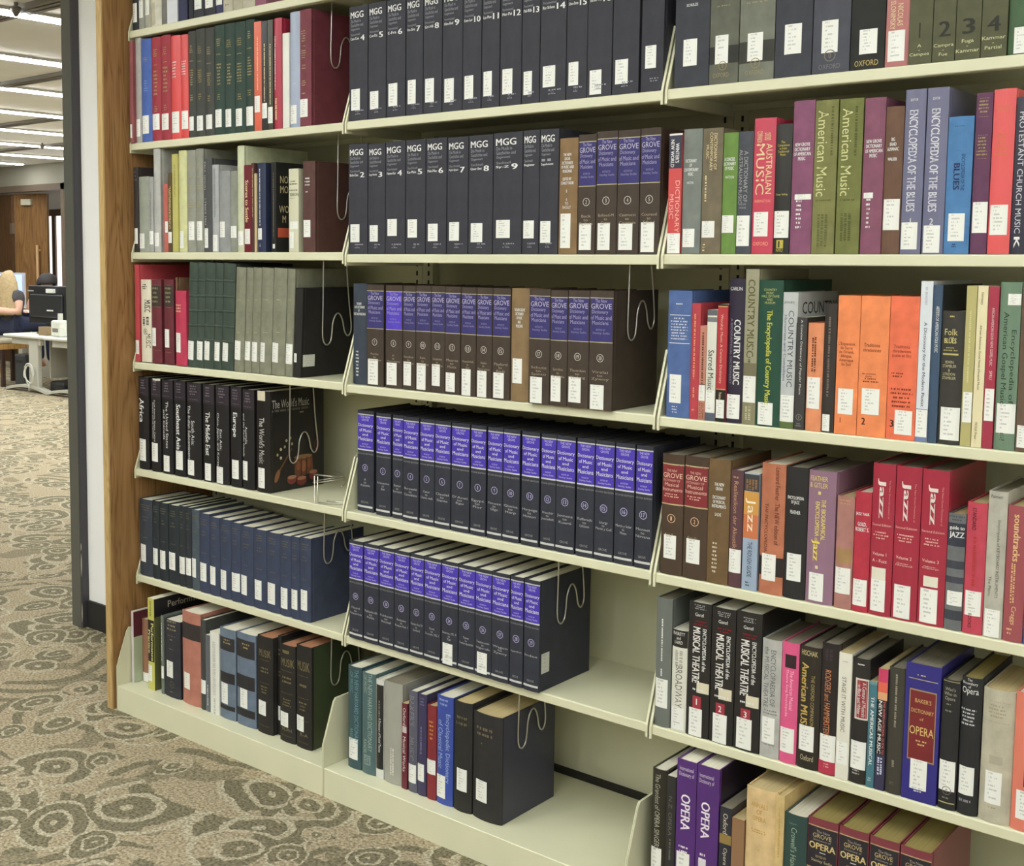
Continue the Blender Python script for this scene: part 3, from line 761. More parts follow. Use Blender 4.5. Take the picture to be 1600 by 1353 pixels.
def make_book(X0, X1, Y, z, H, col, label, els, zof, lean, group, kind='c', depth=None, bulge=None, pages='w', cov=None, top=None):
    NB[0] += 1
    # keep neighbouring boards from running into each other
    w_ = max(0.006, X1 - X0 - 0.0006)
    H = min(H, 0.312)
    D = depth or min(0.255, max(0.12, H * 0.74))
    hard = kind != 'p'
    b_ = bulge if bulge is not None else (min(0.0045, w_ * 0.13) if hard else min(0.001, w_ * .03))
    tk = min(0.0024 if hard else 0.0006, w_ / 6)
    e = empty('book', (X0, Y, z + 0.0006 + max(0.0, w_ * math.sin(math.radians(lean))))); tag(e, label, 'book', group)
    if lean: e.rotation_euler = (0, math.radians(lean), 0)
    mk = {'c': cloth, 'g': gloss, 'w': worn, 'p': gloss}[kind]
    m_c = mk(col)
    def arcy(x):
        q = (x / w_) * 2 - 1
        return b_ * q * q
    NS = 8
    out = [(0.0, D)]
    if hard: out += [(0.0, b_ + .012), (0.0011, b_ + .008), (0.0, b_ + .004)]
    out += [(w_ * i / NS, arcy(w_ * i / NS)) for i in range(NS + 1)]
    if hard: out += [(w_, b_ + .004), (w_ - 0.0011, b_ + .008), (w_, b_ + .012)]
    out += [(w_, D)]
    inn = []
    for (x, y) in out:
        xi = min(max(x, tk * 1.02), w_ - tk * 1.02)
        yi = y if y >= D else max(y + tk, arcy(xi) + tk)
        inn.append((xi, yi))
    c = MB(); n = len(out)
    for zz in (0.0, H):
        c.v += [(a[0], a[1], zz) for a in out] + [(a[0], a[1], zz) for a in inn]
    for i in range(n - 1):
        c.f += [(i, i + 1, 2 * n + i + 1, 2 * n + i), (n + i + 1, n + i, 3 * n + i, 3 * n + i + 1),
                (2 * n + i, 2 * n + i + 1, 3 * n + i + 1, 3 * n + i), (i + 1, i, n + i, n + i + 1)]
    c.f += [(0, 2 * n, 3 * n, n), (n - 1, 2 * n - 1, 4 * n - 1, 3 * n - 1)]
    c.build('cover', m_c, e)
    sq = 0.003 if hard else 0.0003
    pg = MB().box(tk * 1.1, w_ - tk * 1.1, b_ + tk * 1.5, D - sq, sq if hard else 0.0004, H - sq)
    pg.build('page_block', mat_pages('pages_' + pages, PAGE[pages]), e)
    # elements
    ptxt = {}; npan = 0; nrg = 0
    def surf(x, off): return arcy(min(max(x, 0), w_)) - off
    def patch(mb, u0, u1, z0, z1, off, nseg=6):
        x0, x1 = u0 * w_, u1 * w_
        n0 = len(mb.v)
        for i in range(nseg + 1):
            x = x0 + (x1 - x0) * i / nseg
            mb.v += [(x, surf(x, off), z0), (x, surf(x, off), z1)]
            if mb.uv is not None: mb.uv += [(i / nseg, 0.0), (i / nseg, 1.0)]
        for i in range(nseg):
            a = n0 + 2 * i; mb.f.append((a, a + 2, a + 3, a + 1))
    for el in els:
        k = el[0]
        if k == 's':
            y0, y1, u0, u1 = el[1:]
            z1, z0 = sorted((zof(y0), zof(y1)), reverse=True)
            z0 = max(z0, 0.001)
            mb = MB(); mb.uv = []
            patch(mb, max(u0, .01), min(u1, .99), z0, z1, 0.0005)
            mb.build('call_number_label', mat_sticker(), e)
        elif k == 'p':
            y0, y1, u0, u1, cc = el[1:]
            z1, z0 = sorted((zof(y0), zof(y1)), reverse=True)
            mb = MB(); patch(mb, max(u0, 0), min(u1, 1), max(z0, 0.0), min(z1, H), (0.00018 if u1 - u0 > .6 else .00026) + 0.00003 * npan); npan += 1; mb.build('spine_panel', mk(cc), e)
        elif k in ('t', 'V'):
            txt, y0, y1, u0, u1, cc, bold = el[1:]
            z1, z0 = sorted((zof(y0), zof(y1)), reverse=True)
            if txt == '1': u0, u1 = (u0 + u1) / 2 - (u1 - u0) * .2, (u0 + u1) / 2 + (u1 - u0) * .2
            gv, gf = glyphs(txt, bold)
            mb = ptxt.setdefault(cc, MB()); n0 = len(mb.v)
            if k == 't':
                for (a, bb) in gv:
                    x = (u0 + (u1 - u0) * a) * w_; mb.v.append((x, surf(x, .0006), z0 + (z1 - z0) * bb))
            else:
                for (a, bb) in gv:
                    x = (u0 + (u1 - u0) * bb) * w_; mb.v.append((x, surf(x, .0006), z1 - (z1 - z0) * a))
            mb.f += [tuple(n0 + q for q in ff) for ff in gf]
        elif k == 'b':
            y0, y1, u0, u1, cc, nl = el[1:]
            z1, z0 = sorted((zof(y0), zof(y1)), reverse=True)
            mb = ptxt.setdefault(cc, MB()); hgt = (z1 - z0) / nl
            rr = random.Random(NB[0] * 31 + nl)
            for q in range(nl):
                half = (u1 - u0) / 2 * rr.uniform(.55, 1.0); um = (u0 + u1) / 2; x = um - half
                zt = z1 - q * hgt
                while x < um + half:
                    wd = rr.uniform(.03, .075); patch(mb, x, min(x + wd, um + half), zt - hgt * rr.uniform(.38, .5), zt, .0006, 2); x += wd + rr.choice((.018, .022, .06))
        elif k == 'vb':
            y0, y1, u0, u1, cc, nl = el[1:]
            z1, z0 = sorted((zof(y0), zof(y1)), reverse=True)
            mb = ptxt.setdefault(cc, MB()); wd = (u1 - u0) / nl
            rr = random.Random(NB[0] * 17 + nl)
            for q in range(nl):
                ua = u1 - (q + 1) * wd; zz = z1 - rr.uniform(0, .06) * (z1 - z0)
                while zz > z0:
                    ln = rr.uniform(.0016, .004); patch(mb, ua + wd * .15, ua + wd * rr.uniform(.75, .85), max(zz - ln, z0), zz, .0006, 2); zz -= ln + rr.choice((.0009, .001, .0028))
        elif k == 'o':
            yc, cc, txt, r = el[1:]
            zc = zof(yc); xm = w_ * .5; mb = ptxt.setdefault(cc, MB()); n0 = len(mb.v); NSG = 24
            for q in range(NSG):
                a = 2 * math.pi * q / NSG
                for rr_ in (r, r * .84):
                    x = xm + rr_ * math.cos(a); mb.v.append((x, surf(x, .0006), zc + rr_ * math.sin(a)))
            for q in range(NSG):
                a = n0 + 2 * q; bq = n0 + 2 * ((q + 1) % NSG); mb.f.append((a, bq, bq + 1, a + 1))
            gv, gf = glyphs(txt, True); n0 = len(mb.v); gw = r * (.42 if len(txt) == 1 else .95)
            for (a, bb) in gv:
                x = xm + (a - .5) * gw; mb.v.append((x, surf(x, .0006), zc + (bb - .5) * r * .95))
            mb.f += [tuple(n0 + q for q in ff) for ff in gf]
        elif k == 'r':
            yc, cc, hh = el[1:]
            zc = zof(yc); mb = MB()
            for i in range(NS + 1):
                x = w_ * i / NS
                mb.v += [(x, surf(x, 0), zc - hh), (x, surf(x, .0016), zc - hh * .45), (x, surf(x, .0016), zc + hh * .45), (x, surf(x, 0), zc + hh)]
            for i in range(NS):
                for q in range(3):
                    a = 4 * i + q; mb.f.append((a, a + 4, a + 5, a + 1))
            mb.build('raised_band', worn(cc), e, True)
        elif k == 'R':
            d0, d1, v0, v1, cc = el[1:]
            mb = MB(); x = w_ + .0003
            mb.quad((x, d0 * D, v0 * H), (x, d1 * D, v0 * H), (x, d1 * D, v1 * H), (x, d0 * D, v1 * H))
            mb.build('cover_panel', gloss(cc), e)
        elif k == 'RG':
            nrg += 1
            mb = MB(); x = w_ + .0003 + .00006 * nrg
            mb.v = [(x, a * D, bb * H) for a, bb in el[1]]; mb.f = [tuple(range(len(mb.v)))]
            mb.build('cover_picture', gloss(el[2]), e)
        elif k == 'RT':
            txt, d0, d1, v0, v1, cc = el[1:]
            gv, gf = glyphs(txt); mb = MB(); x = w_ + .0006
            for (a, bb) in gv: mb.v.append((x, (d0 + (d1 - d0) * a) * D, (v0 + (v1 - v0) * bb) * H))
            mb.f = list(gf)
            mb.build('cover_lettering', ink(cc), e)['kind'] = 'stuff'
    for cc, mb in ptxt.items(): mb.build('spine_lettering', ink(cc), e)['kind'] = 'stuff'
    BOOKS[label] = (e, w_, D, H)
    return e

NUMW = ['zero', 'one', 'two', 'three', 'four', 'five', 'six', 'seven', 'eight', 'nine', 'ten', 'eleven', 'twelve', 'thirteen', 'fourteen', 'fifteen', 'sixteen', 'seventeen', 'eighteen', 'nineteen', 'twenty'] + ['twenty-' + q for q in ('one', 'two', 'three', 'four', 'five', 'six', 'seven', 'eight', 'nine')]
def nw(n): return NUMW[int(n)]
def G(a, b): return 'books on the %s shelf of the %s bay' % (a, b)
# ---- bay beside the oak panel, shelf above the eye (only the feet of the books show)
row(0, 0, 180, 0, 4.2105, [
 (110, 150, 0, (44, 46, 46), 'black book with white label against the oak panel, highest shelf', [s(.10, .34)]),
 (151, 190, 0, (150, 150, 138), 'narrow grey book with white label beside the black one, highest shelf', [s(.14, .36)]),
 (191, 230, 0, (168, 166, 150), 'grey-beige book with torn label foot on the highest shelf', [s(.16, .36)]),
 (231, 300, 0, (214, 210, 190), 'cream speckled book on the highest shelf', [p(.02, .3, (196, 188, 160), .1, .5)], {'kind': 'w'}),
 (301, 340, 0, (120, 118, 110), 'dull grey worn book between cream and white ones, highest shelf', [], {'kind': 'w'}),
 (341, 408, 0, (206, 208, 214), 'white paperback with curled lower edge on the highest shelf', [], {'kind': 'p'}),
 (410, 468, 0, (44, 48, 84), 'deep blue thin-edged book beside the white paperback, highest shelf', []),
 (480, 510, 0, (34, 34, 44), 'narrow blue-black book without label on the highest shelf', []),
 (512, 580, 0, (46, 46, 56), 'blue-black book with label high on its foot, highest shelf', [s(.10, .34)], {'bulge': .003}),
 (582, 655, 0, (44, 44, 54), 'blue-black book with label beside its dark twin and a navy one', [s(.09, .34)], {'bulge': .003}),
 (656, 702, 0, (50, 54, 92), 'navy book with wide white label on the highest shelf', [s(.1, .42, .05, .95)]),
 (704, 765, 0, (190, 184, 160), 'beige book beside the navy one on the highest shelf', [bar(.05, .09, 1, (120, 110, 90))]),
 (766, 830, 0, (178, 172, 146), 'darker beige book in a run of beige ones, highest shelf', []),
 (831, 912, 0, (186, 180, 158), 'broad beige-grey book beside the mauve one, highest shelf', []),
 (914, 985, 0, (150, 84, 110), 'mauve book at the end of the highest shelf', [], {'depth': .2}),
], H=.235, ys=.006, group=G('highest', 'oak-side'))

# ---- first full shelf
RD, BR, DG, GN = (170, 44, 58), (236, 66, 66), (62, 64, 58), (42, 66, 56)
def orn(y0, y1, y2, y3, y4): # gilt ornament, short line, author lines, gilt fleuron
    return [bar(y0, y0 + 55, 4, GOLD, .28, .72), bar(y1, y1 + 12, 1, GOLD, .2, .8), bar(y2, y3, 7, GOLD, .25, .75), bar(y4, y4 + 45, 3, GOLD, .3, .7)]
row(0, 1, 180, 0, 4.2105, [
 (75, 119, 275, (156, 78, 82), 'dusty maroon book touching the oak panel, label near its foot', [s(820, 910, .1, .75)], {'ys': -.007}),
 (136, 172, 245, (168, 164, 158), 'narrow grey book beside the dusty maroon one', [s(785, 900, .0, .8)]),
 (173, 239, 262, (62, 96, 182), 'bright blue book among red ones with gilt emblem', [s(760, 880, .05, .75), bar(380, 410, 3, GOLD, .3, .7), bar(530, 610, 5, (120, 150, 200), .3, .7)]),
 (240, 300, 250, RD, 'crimson volume with gilt lettering beside the bright blue book', [s(750, 855, .05, .85)] + orn(325, 425, 465, 640, 700)),
 (301, 364, 237, RD, 'crimson volume with gilt lettering beside the scarlet books', [s(748, 855, .02, .8)] + orn(310, 405, 440, 620, 690)),
 (366, 430, 240, BR, 'scarlet book with white label, the left one of two', [s(735, 875, .06, .85), bar(405, 520, 6, WHITE, .1, .7)], {'kind': 'g'}),
 (431, 479, 232, BR, 'scarlet book touching the grey-green set', [s(730, 850, .05, .95), bar(400, 500, 6, WHITE, .1, .8)], {'kind': 'g'}),
 (481, 529, 210, DG, 'grey-green gilt volume next to the scarlet book', [s(768, 860, .0, .75)] + orn(300, 400, 460, 570, 625)),
 (530, 589, 195, DG, 'grey-green gilt volume, middle one of three', [s(762, 860, .05, .8)] + orn(305, 400, 460, 550, 618)),
 (590, 649, 188, DG, 'grey-green gilt volume touching the bottle-green set', [s(755, 850, .05, .8)] + orn(310, 415, 480, 570, 630)),
 (651, 717, 172, GN, 'bottle-green gilt volume touching the grey-green set', [s(720, 838, .05, .75)] + orn(255, 355, 420, 570, 620)),
 (718, 784, 160, GN, 'bottle-green gilt volume without fleuron at its waist', [s(718, 835, .05, .7)] + orn(262, 360, 420, 565, 200)[:3]),
 (785, 854, 150, GN, 'bottle-green gilt volume, third of its set', [s(715, 830, .05, .72)] + orn(250, 350, 415, 550, 618)),
 (855, 914, 135, GN, 'bottle-green gilt volume touching the orange paperback', [s(702, 828, .05, .85)] + orn(205, 315, 375, 505, 592)),
 (916, 964, 147, (236, 94, 60), 'orange paperback between bottle-green and black books', [s(632, 740, .05, .8), vb(240, 600, 1, CREAM, .4, .6)], {'kind': 'p'}),
 (966, 1002, 143, (38, 36, 40), 'thin black paperback with cream vertical lettering', [s(680, 780, .05, .95), vb(270, 670, 1, CREAM, .4, .65)], {'kind': 'p'}),
 (1004, 1039, 135, (64, 62, 44), 'thin olive-black paperback with vertical lettering beside the crimson book', [s(705, 812, .05, .95), vb(285, 690, 1, CREAM, .4, .65)], {'kind': 'p'}),
 (1041, 1092, 125, (190, 34, 62), 'cherry-red book with white vertical lettering next to a short white one', [vb(220, 590, 1, WHITE, .1, .35), vb(640, 790, 1, CREAM, .15, .55)], {'kind': 'g'}),
 (1102, 1145, 222, (226, 224, 214), 'short plain white book before the pale blue one', [], {'kind': 'p', 'depth': .16}),
 (1146, 1212, 85, (158, 170, 198), 'tall pale blue book beside the large maroon one', [s(693, 815, .0, .72), bar(550, 560, 1, (190, 200, 215), .3, .7)], {'kind': 'g'}),
 (1214, 1288, 70, (124, 48, 62), 'large maroon gilt volume with broad cover at the row end', [s(652, 770, .0, .72)] + [bar(200, 280, 5, GOLD, .1, .6), bar(300, 310, 1, GOLD, .2, .6), bar(330, 390, 4, GOLD, .1, .6), bar(425, 465, 2, GOLD, .15, .6), bar(530, 570, 3, GOLD, .1, .6), bar(610, 630, 1, GOLD, .1, .6)], {'bulge': .002, 'depth': .25}),
], group=G('sixth', 'oak-side'))

# ---- second full shelf
LG = (158, 158, 152)
row(0, 2, 190, 210, 4.3243, [
 (66, 114, 225, (52, 44, 44), 'brown-black book against the oak panel on the shelf of grey books', [s(635, 740, .1, .85), bar(250, 330, 3, (110, 100, 95), .1, .8)]),
 (116, 184, 288, (150, 156, 140), 'sage grey book beside the brown-black one', [s(670, 772, .02, .6)]),
 (185, 215, 290, (162, 162, 160), 'slim grey book with vertical lettering and white label', [s(655, 745, .05, .95), vb(380, 640, 1, (120, 120, 120))]),
 (217, 262, 100, (178, 178, 172), 'tall pale grey book rising above its grey neighbours', [s(665, 757, .05, .8)], {}),
 (289, 316, 335, (204, 96, 84), 'short thin salmon-red booklet', [s(590, 665, .3, 1.0)], {'kind': 'p'}),
 (317, 344, 262, (96, 76, 50), 'thin booklet with brown pattern and cream label', [s(660, 735, .0, .9), vb(350, 640, 2, (200, 180, 120), .2, .8)], {'kind': 'p'}),
 (346, 384, 135, (196, 188, 98), 'thin mustard yellow booklet', [vb(200, 420, 1, (150, 140, 80))], {'kind': 'p'}),
 (386, 439, 112, (206, 206, 144), 'pale lemon-green book beside the mustard booklet', [s(655, 770, .05, .65)], {}),
 (441, 499, 110, (146, 146, 132), 'grey-green volume with gilt flowers, its label at mid height', [s(590, 715, .2, .85), bar(195, 235, 3, GOLD, .2, .8), bar(280, 300, 1, GOLD, .3, .7), bar(345, 380, 2, GOLD, .2, .8), bar(455, 500, 3, GOLD, .2, .8), bar(530, 550, 1, GOLD, .3, .7)]),
 (501, 551, 100, (140, 140, 126), 'grey-green volume with gilt flowers touching the charcoal book', [s(588, 717, .1, .85), bar(195, 235, 3, GOLD, .2, .8), bar(280, 300, 1, GOLD, .3, .7), bar(345, 380, 2, GOLD, .2, .8), bar(455, 500, 3, GOLD, .2, .8), bar(530, 550, 1, GOLD, .3, .7)]),
 (553, 609, 165, (74, 74, 76), 'charcoal book with spaced white vertical lettering and low label', [s(635, 768, .05, .6), V('PAUL SIMON', 185, 375, (190, 190, 185), .1, .35), V('LYRICS 1964', 435, 615, (190, 190, 185), .15, .4)]),
 (611, 654, 207, (166, 168, 168), 'pale grey book with label at its foot beside the charcoal one', [s(680, 792, .05, .85), vb(230, 560, 1, (135, 135, 140))]),
 (656, 729, 250, (142, 144, 144), 'mid-grey book with label at its middle, darker joint', [s(590, 697, .05, .6)]),
 (731, 779, 250, (138, 140, 128), 'speckled grey book before the tall cream one', [s(620, 700, .1, .9)], {'kind': 'w'}),
 (781, 827, 80, (198, 202, 164), 'very tall cream-green volume with broad shaded cover', [s(655, 750, .05, .85)], {'depth': .25}),
 (829, 877, 210, (118, 30, 40), 'dark red paperback with cream vertical title', [s(640, 742, .1, .85), V('Scores to Settle', 310, 595, CREAM, .2, .65, True)], {'kind': 'p'}),
 (879, 898, 195, (92, 52, 52), 'very thin plum-brown booklet', [vb(210, 560, 1, (200, 180, 140), .35, .65)], {'kind': 'p'}),
 (899, 914, 265, (206, 180, 130), 'very thin cream booklet', [], {'kind': 'p'}),
 (916, 972, 195, (44, 52, 84), 'navy paperback with fine white vertical lettering', [s(635, 712, .05, .6), vb(230, 620, 1, WHITE, .28, .45), bar(740, 765, 2, WHITE, .25, .5)], {'kind': 'p', 'bulge': .003}),
 (1012, 1046, 190, (34, 34, 34), 'black paperback with large cream capitals on its cover', [vb(260, 700, 1, (130, 125, 110), .4, .6), s(742, 772, .3, .75), rp(.04, .6, .165, .27, (214, 84, 54)), rt('NO\nMO\n\nWO\nM', .08, .34, .33, .85, CREAM)], {'kind': 'p', 'depth': .14}),
 (1126, 1192, 235, (212, 210, 178), 'cream paperback with dark lettering and twin labels', [s(590, 640, .2, .95), s(660, 770, .15, .6), bar(315, 350, 2, (90, 90, 70), .05, .95), bar(375, 390, 1, (90, 90, 70), .05, .95), t('EDISON', 398, 418, (60, 60, 48), .2, 1.0), bar(430, 440, 1, (90, 90, 70), .1, .7)], {'kind': 'p', 'bulge': .003}),
 (1224, 1306, 185, (88, 52, 46), 'chestnut brown volume with broad cover at the row end', [s(580, 695, .05, .65), bar(293, 360, 3, WHITE, .1, .7), bar(385, 402, 1, WHITE, .2, .5)], {'bulge': .002, 'depth': .22}),
], group=G('fifth', 'oak-side'))

# ---- third shelf
LE, GG = (60, 74, 62), (130, 130, 108)
def leather(y): return [rise(v, LE) for v in y]
def greyset(a, b, u1=.7): return [s(a, b, .0, u1), bar(250, 255, 1, (110, 105, 84), .2, .8), bar(340, 352, 1, (176, 168, 120), .25, .7), bar(420, 432, 2, (110, 105, 84), .2, .8), bar(560, 572, 1, (176, 168, 120), .3, .7)]
row(0, 3, 190, 390, 4.3243, [
 (82, 124, 105, (206, 64, 76), 'tall rose-red volume against the oak panel with broad red cover', [s(615, 708, .05, .85)], {'kind': 'g', 'depth': .25, 'bulge': .001}),
 (130, 198, 208, (226, 216, 190), 'cream book with black musical drawing down its spine', [bar(240, 280, 3, BLK, .2, .7), V('MUSIC', 345, 430, BLK, .45, .95, True), vb(460, 520, 2, BLK, .2, .9), V('MUSIC', 575, 670, BLK, .55, .95), ring(560, BLK, '-', .009)], {'kind': 'g'}),
 (203, 268, 208, (112, 36, 48), 'maroon volume with dark title panel beside the cream book', [p(250, 390, (58, 50, 40), 0, .95), bar(262, 380, 4, (150, 140, 110), .1, .75), bar(244, 248, 1, GOLD, 0, .95), bar(392, 396, 1, GOLD, 0, .95), bar(685, 688, 1, GOLD, 0, .95), s(535, 658, .0, .5)], {'bulge': .004}),
 (287, 350, 208, (108, 34, 46), 'maroon volume with dark title panel beside the brown book', [p(250, 390, (58, 50, 40), 0, .95), bar(262, 380, 4, (150, 140, 110), .1, .85), bar(244, 248, 1, GOLD, 0, .95), bar(396, 400, 1, GOLD, 0, .95), bar(700, 703, 1, GOLD, 0, .95), s(545, 668, .05, .6)], {'bulge': .004}),
 (371, 380, 190, (118, 84, 54), 'narrow brown book standing behind the crimson paperback', [s(575, 690, .0, .9)], {'ys': .012}),
 (362, 434, 283, (200, 44, 78), 'crimson short book with white label in front of a taller brown one', [s(570, 702, .05, .55), bar(378, 440, 3, CREAM, .05, .6)], {'ys': -.002}),
 (440, 498, 88, LE, 'green leather volume with raised bands next to the crimson book', leather((210, 315, 415, 515, 610)) + [s(620, 747, .0, .75)], {'kind': 'w'}),
 (499, 549, 88, LE, 'green leather volume with raised bands, second of its set', leather((210, 315, 415, 515, 612)) + [s(622, 748, .05, .85)], {'kind': 'w'}),
 (550, 614, 90, LE, 'green leather volume with raised bands, middle of its set', leather((210, 315, 415, 517, 615)) + [s(624, 750, .0, .65)], {'kind': 'w'}),
 (616, 668, 92, LE, 'narrow green leather volume with raised bands, fourth of its set', leather((212, 317, 418, 520, 620)) + [s(628, 755, .1, .8)], {'kind': 'w'}),
 (670, 748, 95, LE, 'broad green leather volume with raised bands touching the grey-green set', leather((215, 322, 422, 525, 625)) + [s(635, 760, .05, .6)], {'kind': 'w'}),
 (754, 819, 122, GG, 'grey-green frayed volume touching the leather set', greyset(620, 748), {'kind': 'w'}),
 (824, 869, 124, GG, 'narrow grey-green frayed volume, second of its set', greyset(622, 750, .85), {'kind': 'w'}),
 (870, 924, 124, GG, 'grey-green frayed volume, third of its set', greyset(628, 760, .75), {'kind': 'w'}),
 (926, 1003, 126, GG, 'grey-green frayed volume, fourth and wider of its set', greyset(634, 765, .5), {'kind': 'w'}),
 (1006, 1094, 128, GG, 'widest grey-green frayed volume of its set', greyset(636, 768, .55), {'kind': 'w'}),
 (1099, 1148, 132, GG, 'grey-green frayed volume touching the large black one', greyset(640, 775, .95), {'kind': 'w'}),
 (1156, 1204, 262, (36, 33, 30), 'large black volume with label on its bare cover', [s(705, 765, .0, .5), rp(.04, .22, .12, .255, (214, 214, 204)), rt('- - -\n- -\n- - -\n--\n- -', .07, .17, .13, .245, (120, 120, 120))], {'kind': 'w', 'depth': .25}),
], lean=2.6, group=G('fourth', 'oak-side'))
for _n in ('tall rose-red', 'cream book with black', 'maroon volume with dark title panel beside', 'narrow brown book', 'crimson short'):
    for _l, _b in BOOKS.items():
        if _l.startswith(_n): _b[0].rotation_euler = (0, 0, 0)

# ---- fourth shelf: black world-music set
BK = (27, 23, 25)
def ency(num, *els): return [p(.80, .985, (44, 34, 44), .02, .98), bar(.86, .97, 4, (120, 112, 118), .25, .75), bar(.82, .83, 1, (120, 112, 118), .15, .85)] + list(els)
row(0, 4, 190, 570, 4.3243, [
 (115, 182, 80, BK, 'black volume lettered Africa against the oak panel', ency(1, V('Africa', 228, 392, WHITE, .12, .62, True), s(503, 650, .05, .75))),
 (198, 262, 90, BK, 'black volume with two fine vertical title lines beside Africa', ency(2, V('South America, Mexico, Central\nAmerica, and the Caribbean', 240, 520, WHITE, .2, .55), s(530, 655, .05, .75), p(95, 108, (214, 208, 190), .3, 1.0))),
 (272, 345, 100, BK, 'black volume lettered The United States with taped head', ency(3, V('The United States\nand Canada', 250, 565, WHITE, .15, .65), s(615, 722, .15, .72)), {'kind': 'w'}),
 (354, 428, 105, BK, 'black volume lettered Southeast Asia with peeling tape', ency(4, V('Southeast Asia', 270, 578, WHITE, .25, .65, True), s(583, 710, .18, .8)), {'kind': 'w'}),
 (440, 535, 118, BK, 'black volume lettered South Asia', ency(5, V('South Asia:\nThe Indian Subcontinent', 280, 645, WHITE, .08, .6), s(648, 750, .03, .55))),
 (548, 622, 130, BK, 'black volume lettered The Middle East', ency(6, V('The Middle East', 320, 615, WHITE, .3, .7, True), s(668, 782, .2, .75))),
 (634, 722, 135, BK, 'black volume lettered East Asia', ency(7, V('East Asia:\nChina, Japan, and Korea', 330, 690, WHITE, .08, .55), s(693, 805, .05, .6))),
 (734, 805, 145, BK, 'black volume lettered Europe', ency(8, V('Europe', 325, 490, WHITE, .2, .7, True), s(645, 772, .15, .8))),
 (814, 892, 165, BK, 'black volume lettered Australia', ency(9, V('Australia\nand the Pacific Islands', 335, 625, WHITE, .05, .5), s(655, 783, .0, .5))),
 (908, 1000, 175, (30, 27, 27), 'black illustrated volume with torn white corner and drums on its cover', [V("The World's Music", 360, 670, (190, 188, 185), .25, .65), s(700, 835, .15, .65), p(172, 245, (216, 206, 176), .1, .7),
    rt("The World's Music", .05, .72, .83, .915, (190, 186, 176)), rt('- --- ---- -- ------ -----', .05, .7, .795, .815, (110, 106, 100)), rp(.55, .62, .76, .775, (140, 130, 110)),
    disc(.14, .16, .075, .035, (150, 92, 54), .95), rg([(.17, .215), (.40, .42), (.41, .405), (.185, .20)], (120, 74, 44)),
    rg([(.44, .30), (.78, .32), (.80, .14), (.46, .11)], (112, 60, 40)), disc(.61, .315, .17, .022, (150, 106, 66)), disc(.52, .23, .035, .05, (150, 80, 44)), disc(.62, .22, .045, .06, (158, 92, 50)), disc(.72, .24, .035, .05, (140, 74, 42)), rg([(.565, .12), (.58, .31), (.59, .31), (.578, .12)], (40, 24, 20)), rg([(.66, .12), (.675, .31), (.685, .31), (.672, .12)], (40, 24, 20)),
    disc(.40, .10, .085, .045, (128, 44, 42)), disc(.40, .125, .08, .02, (170, 110, 84)), disc(.58, .07, .09, .045, (118, 40, 38)), disc(.58, .10, .085, .02, (168, 104, 78)), disc(.80, .11, .08, .05, (120, 44, 40)), disc(.80, .145, .075, .02, (166, 106, 80)), disc(.86, .42, .05, .06, (92, 36, 34)), disc(.86, .42, .03, .035, (44, 26, 26)),
    disc(.20, .42, .02, .016, (196, 182, 136)), disc(.14, .37, .018, .015, (190, 176, 130)), disc(.20, .335, .02, .016, (196, 182, 136)), disc(.27, .44, .018, .015, (186, 170, 124)), disc(.30, .50, .02, .016, (190, 176, 130)), disc(.37, .52, .02, .016, (196, 182, 136)), disc(.40, .46, .018, .015, (186, 170, 124))], {'kind': 'g', 'depth': .215}),
], ys=.008, group='black encyclopedia volumes of world music')

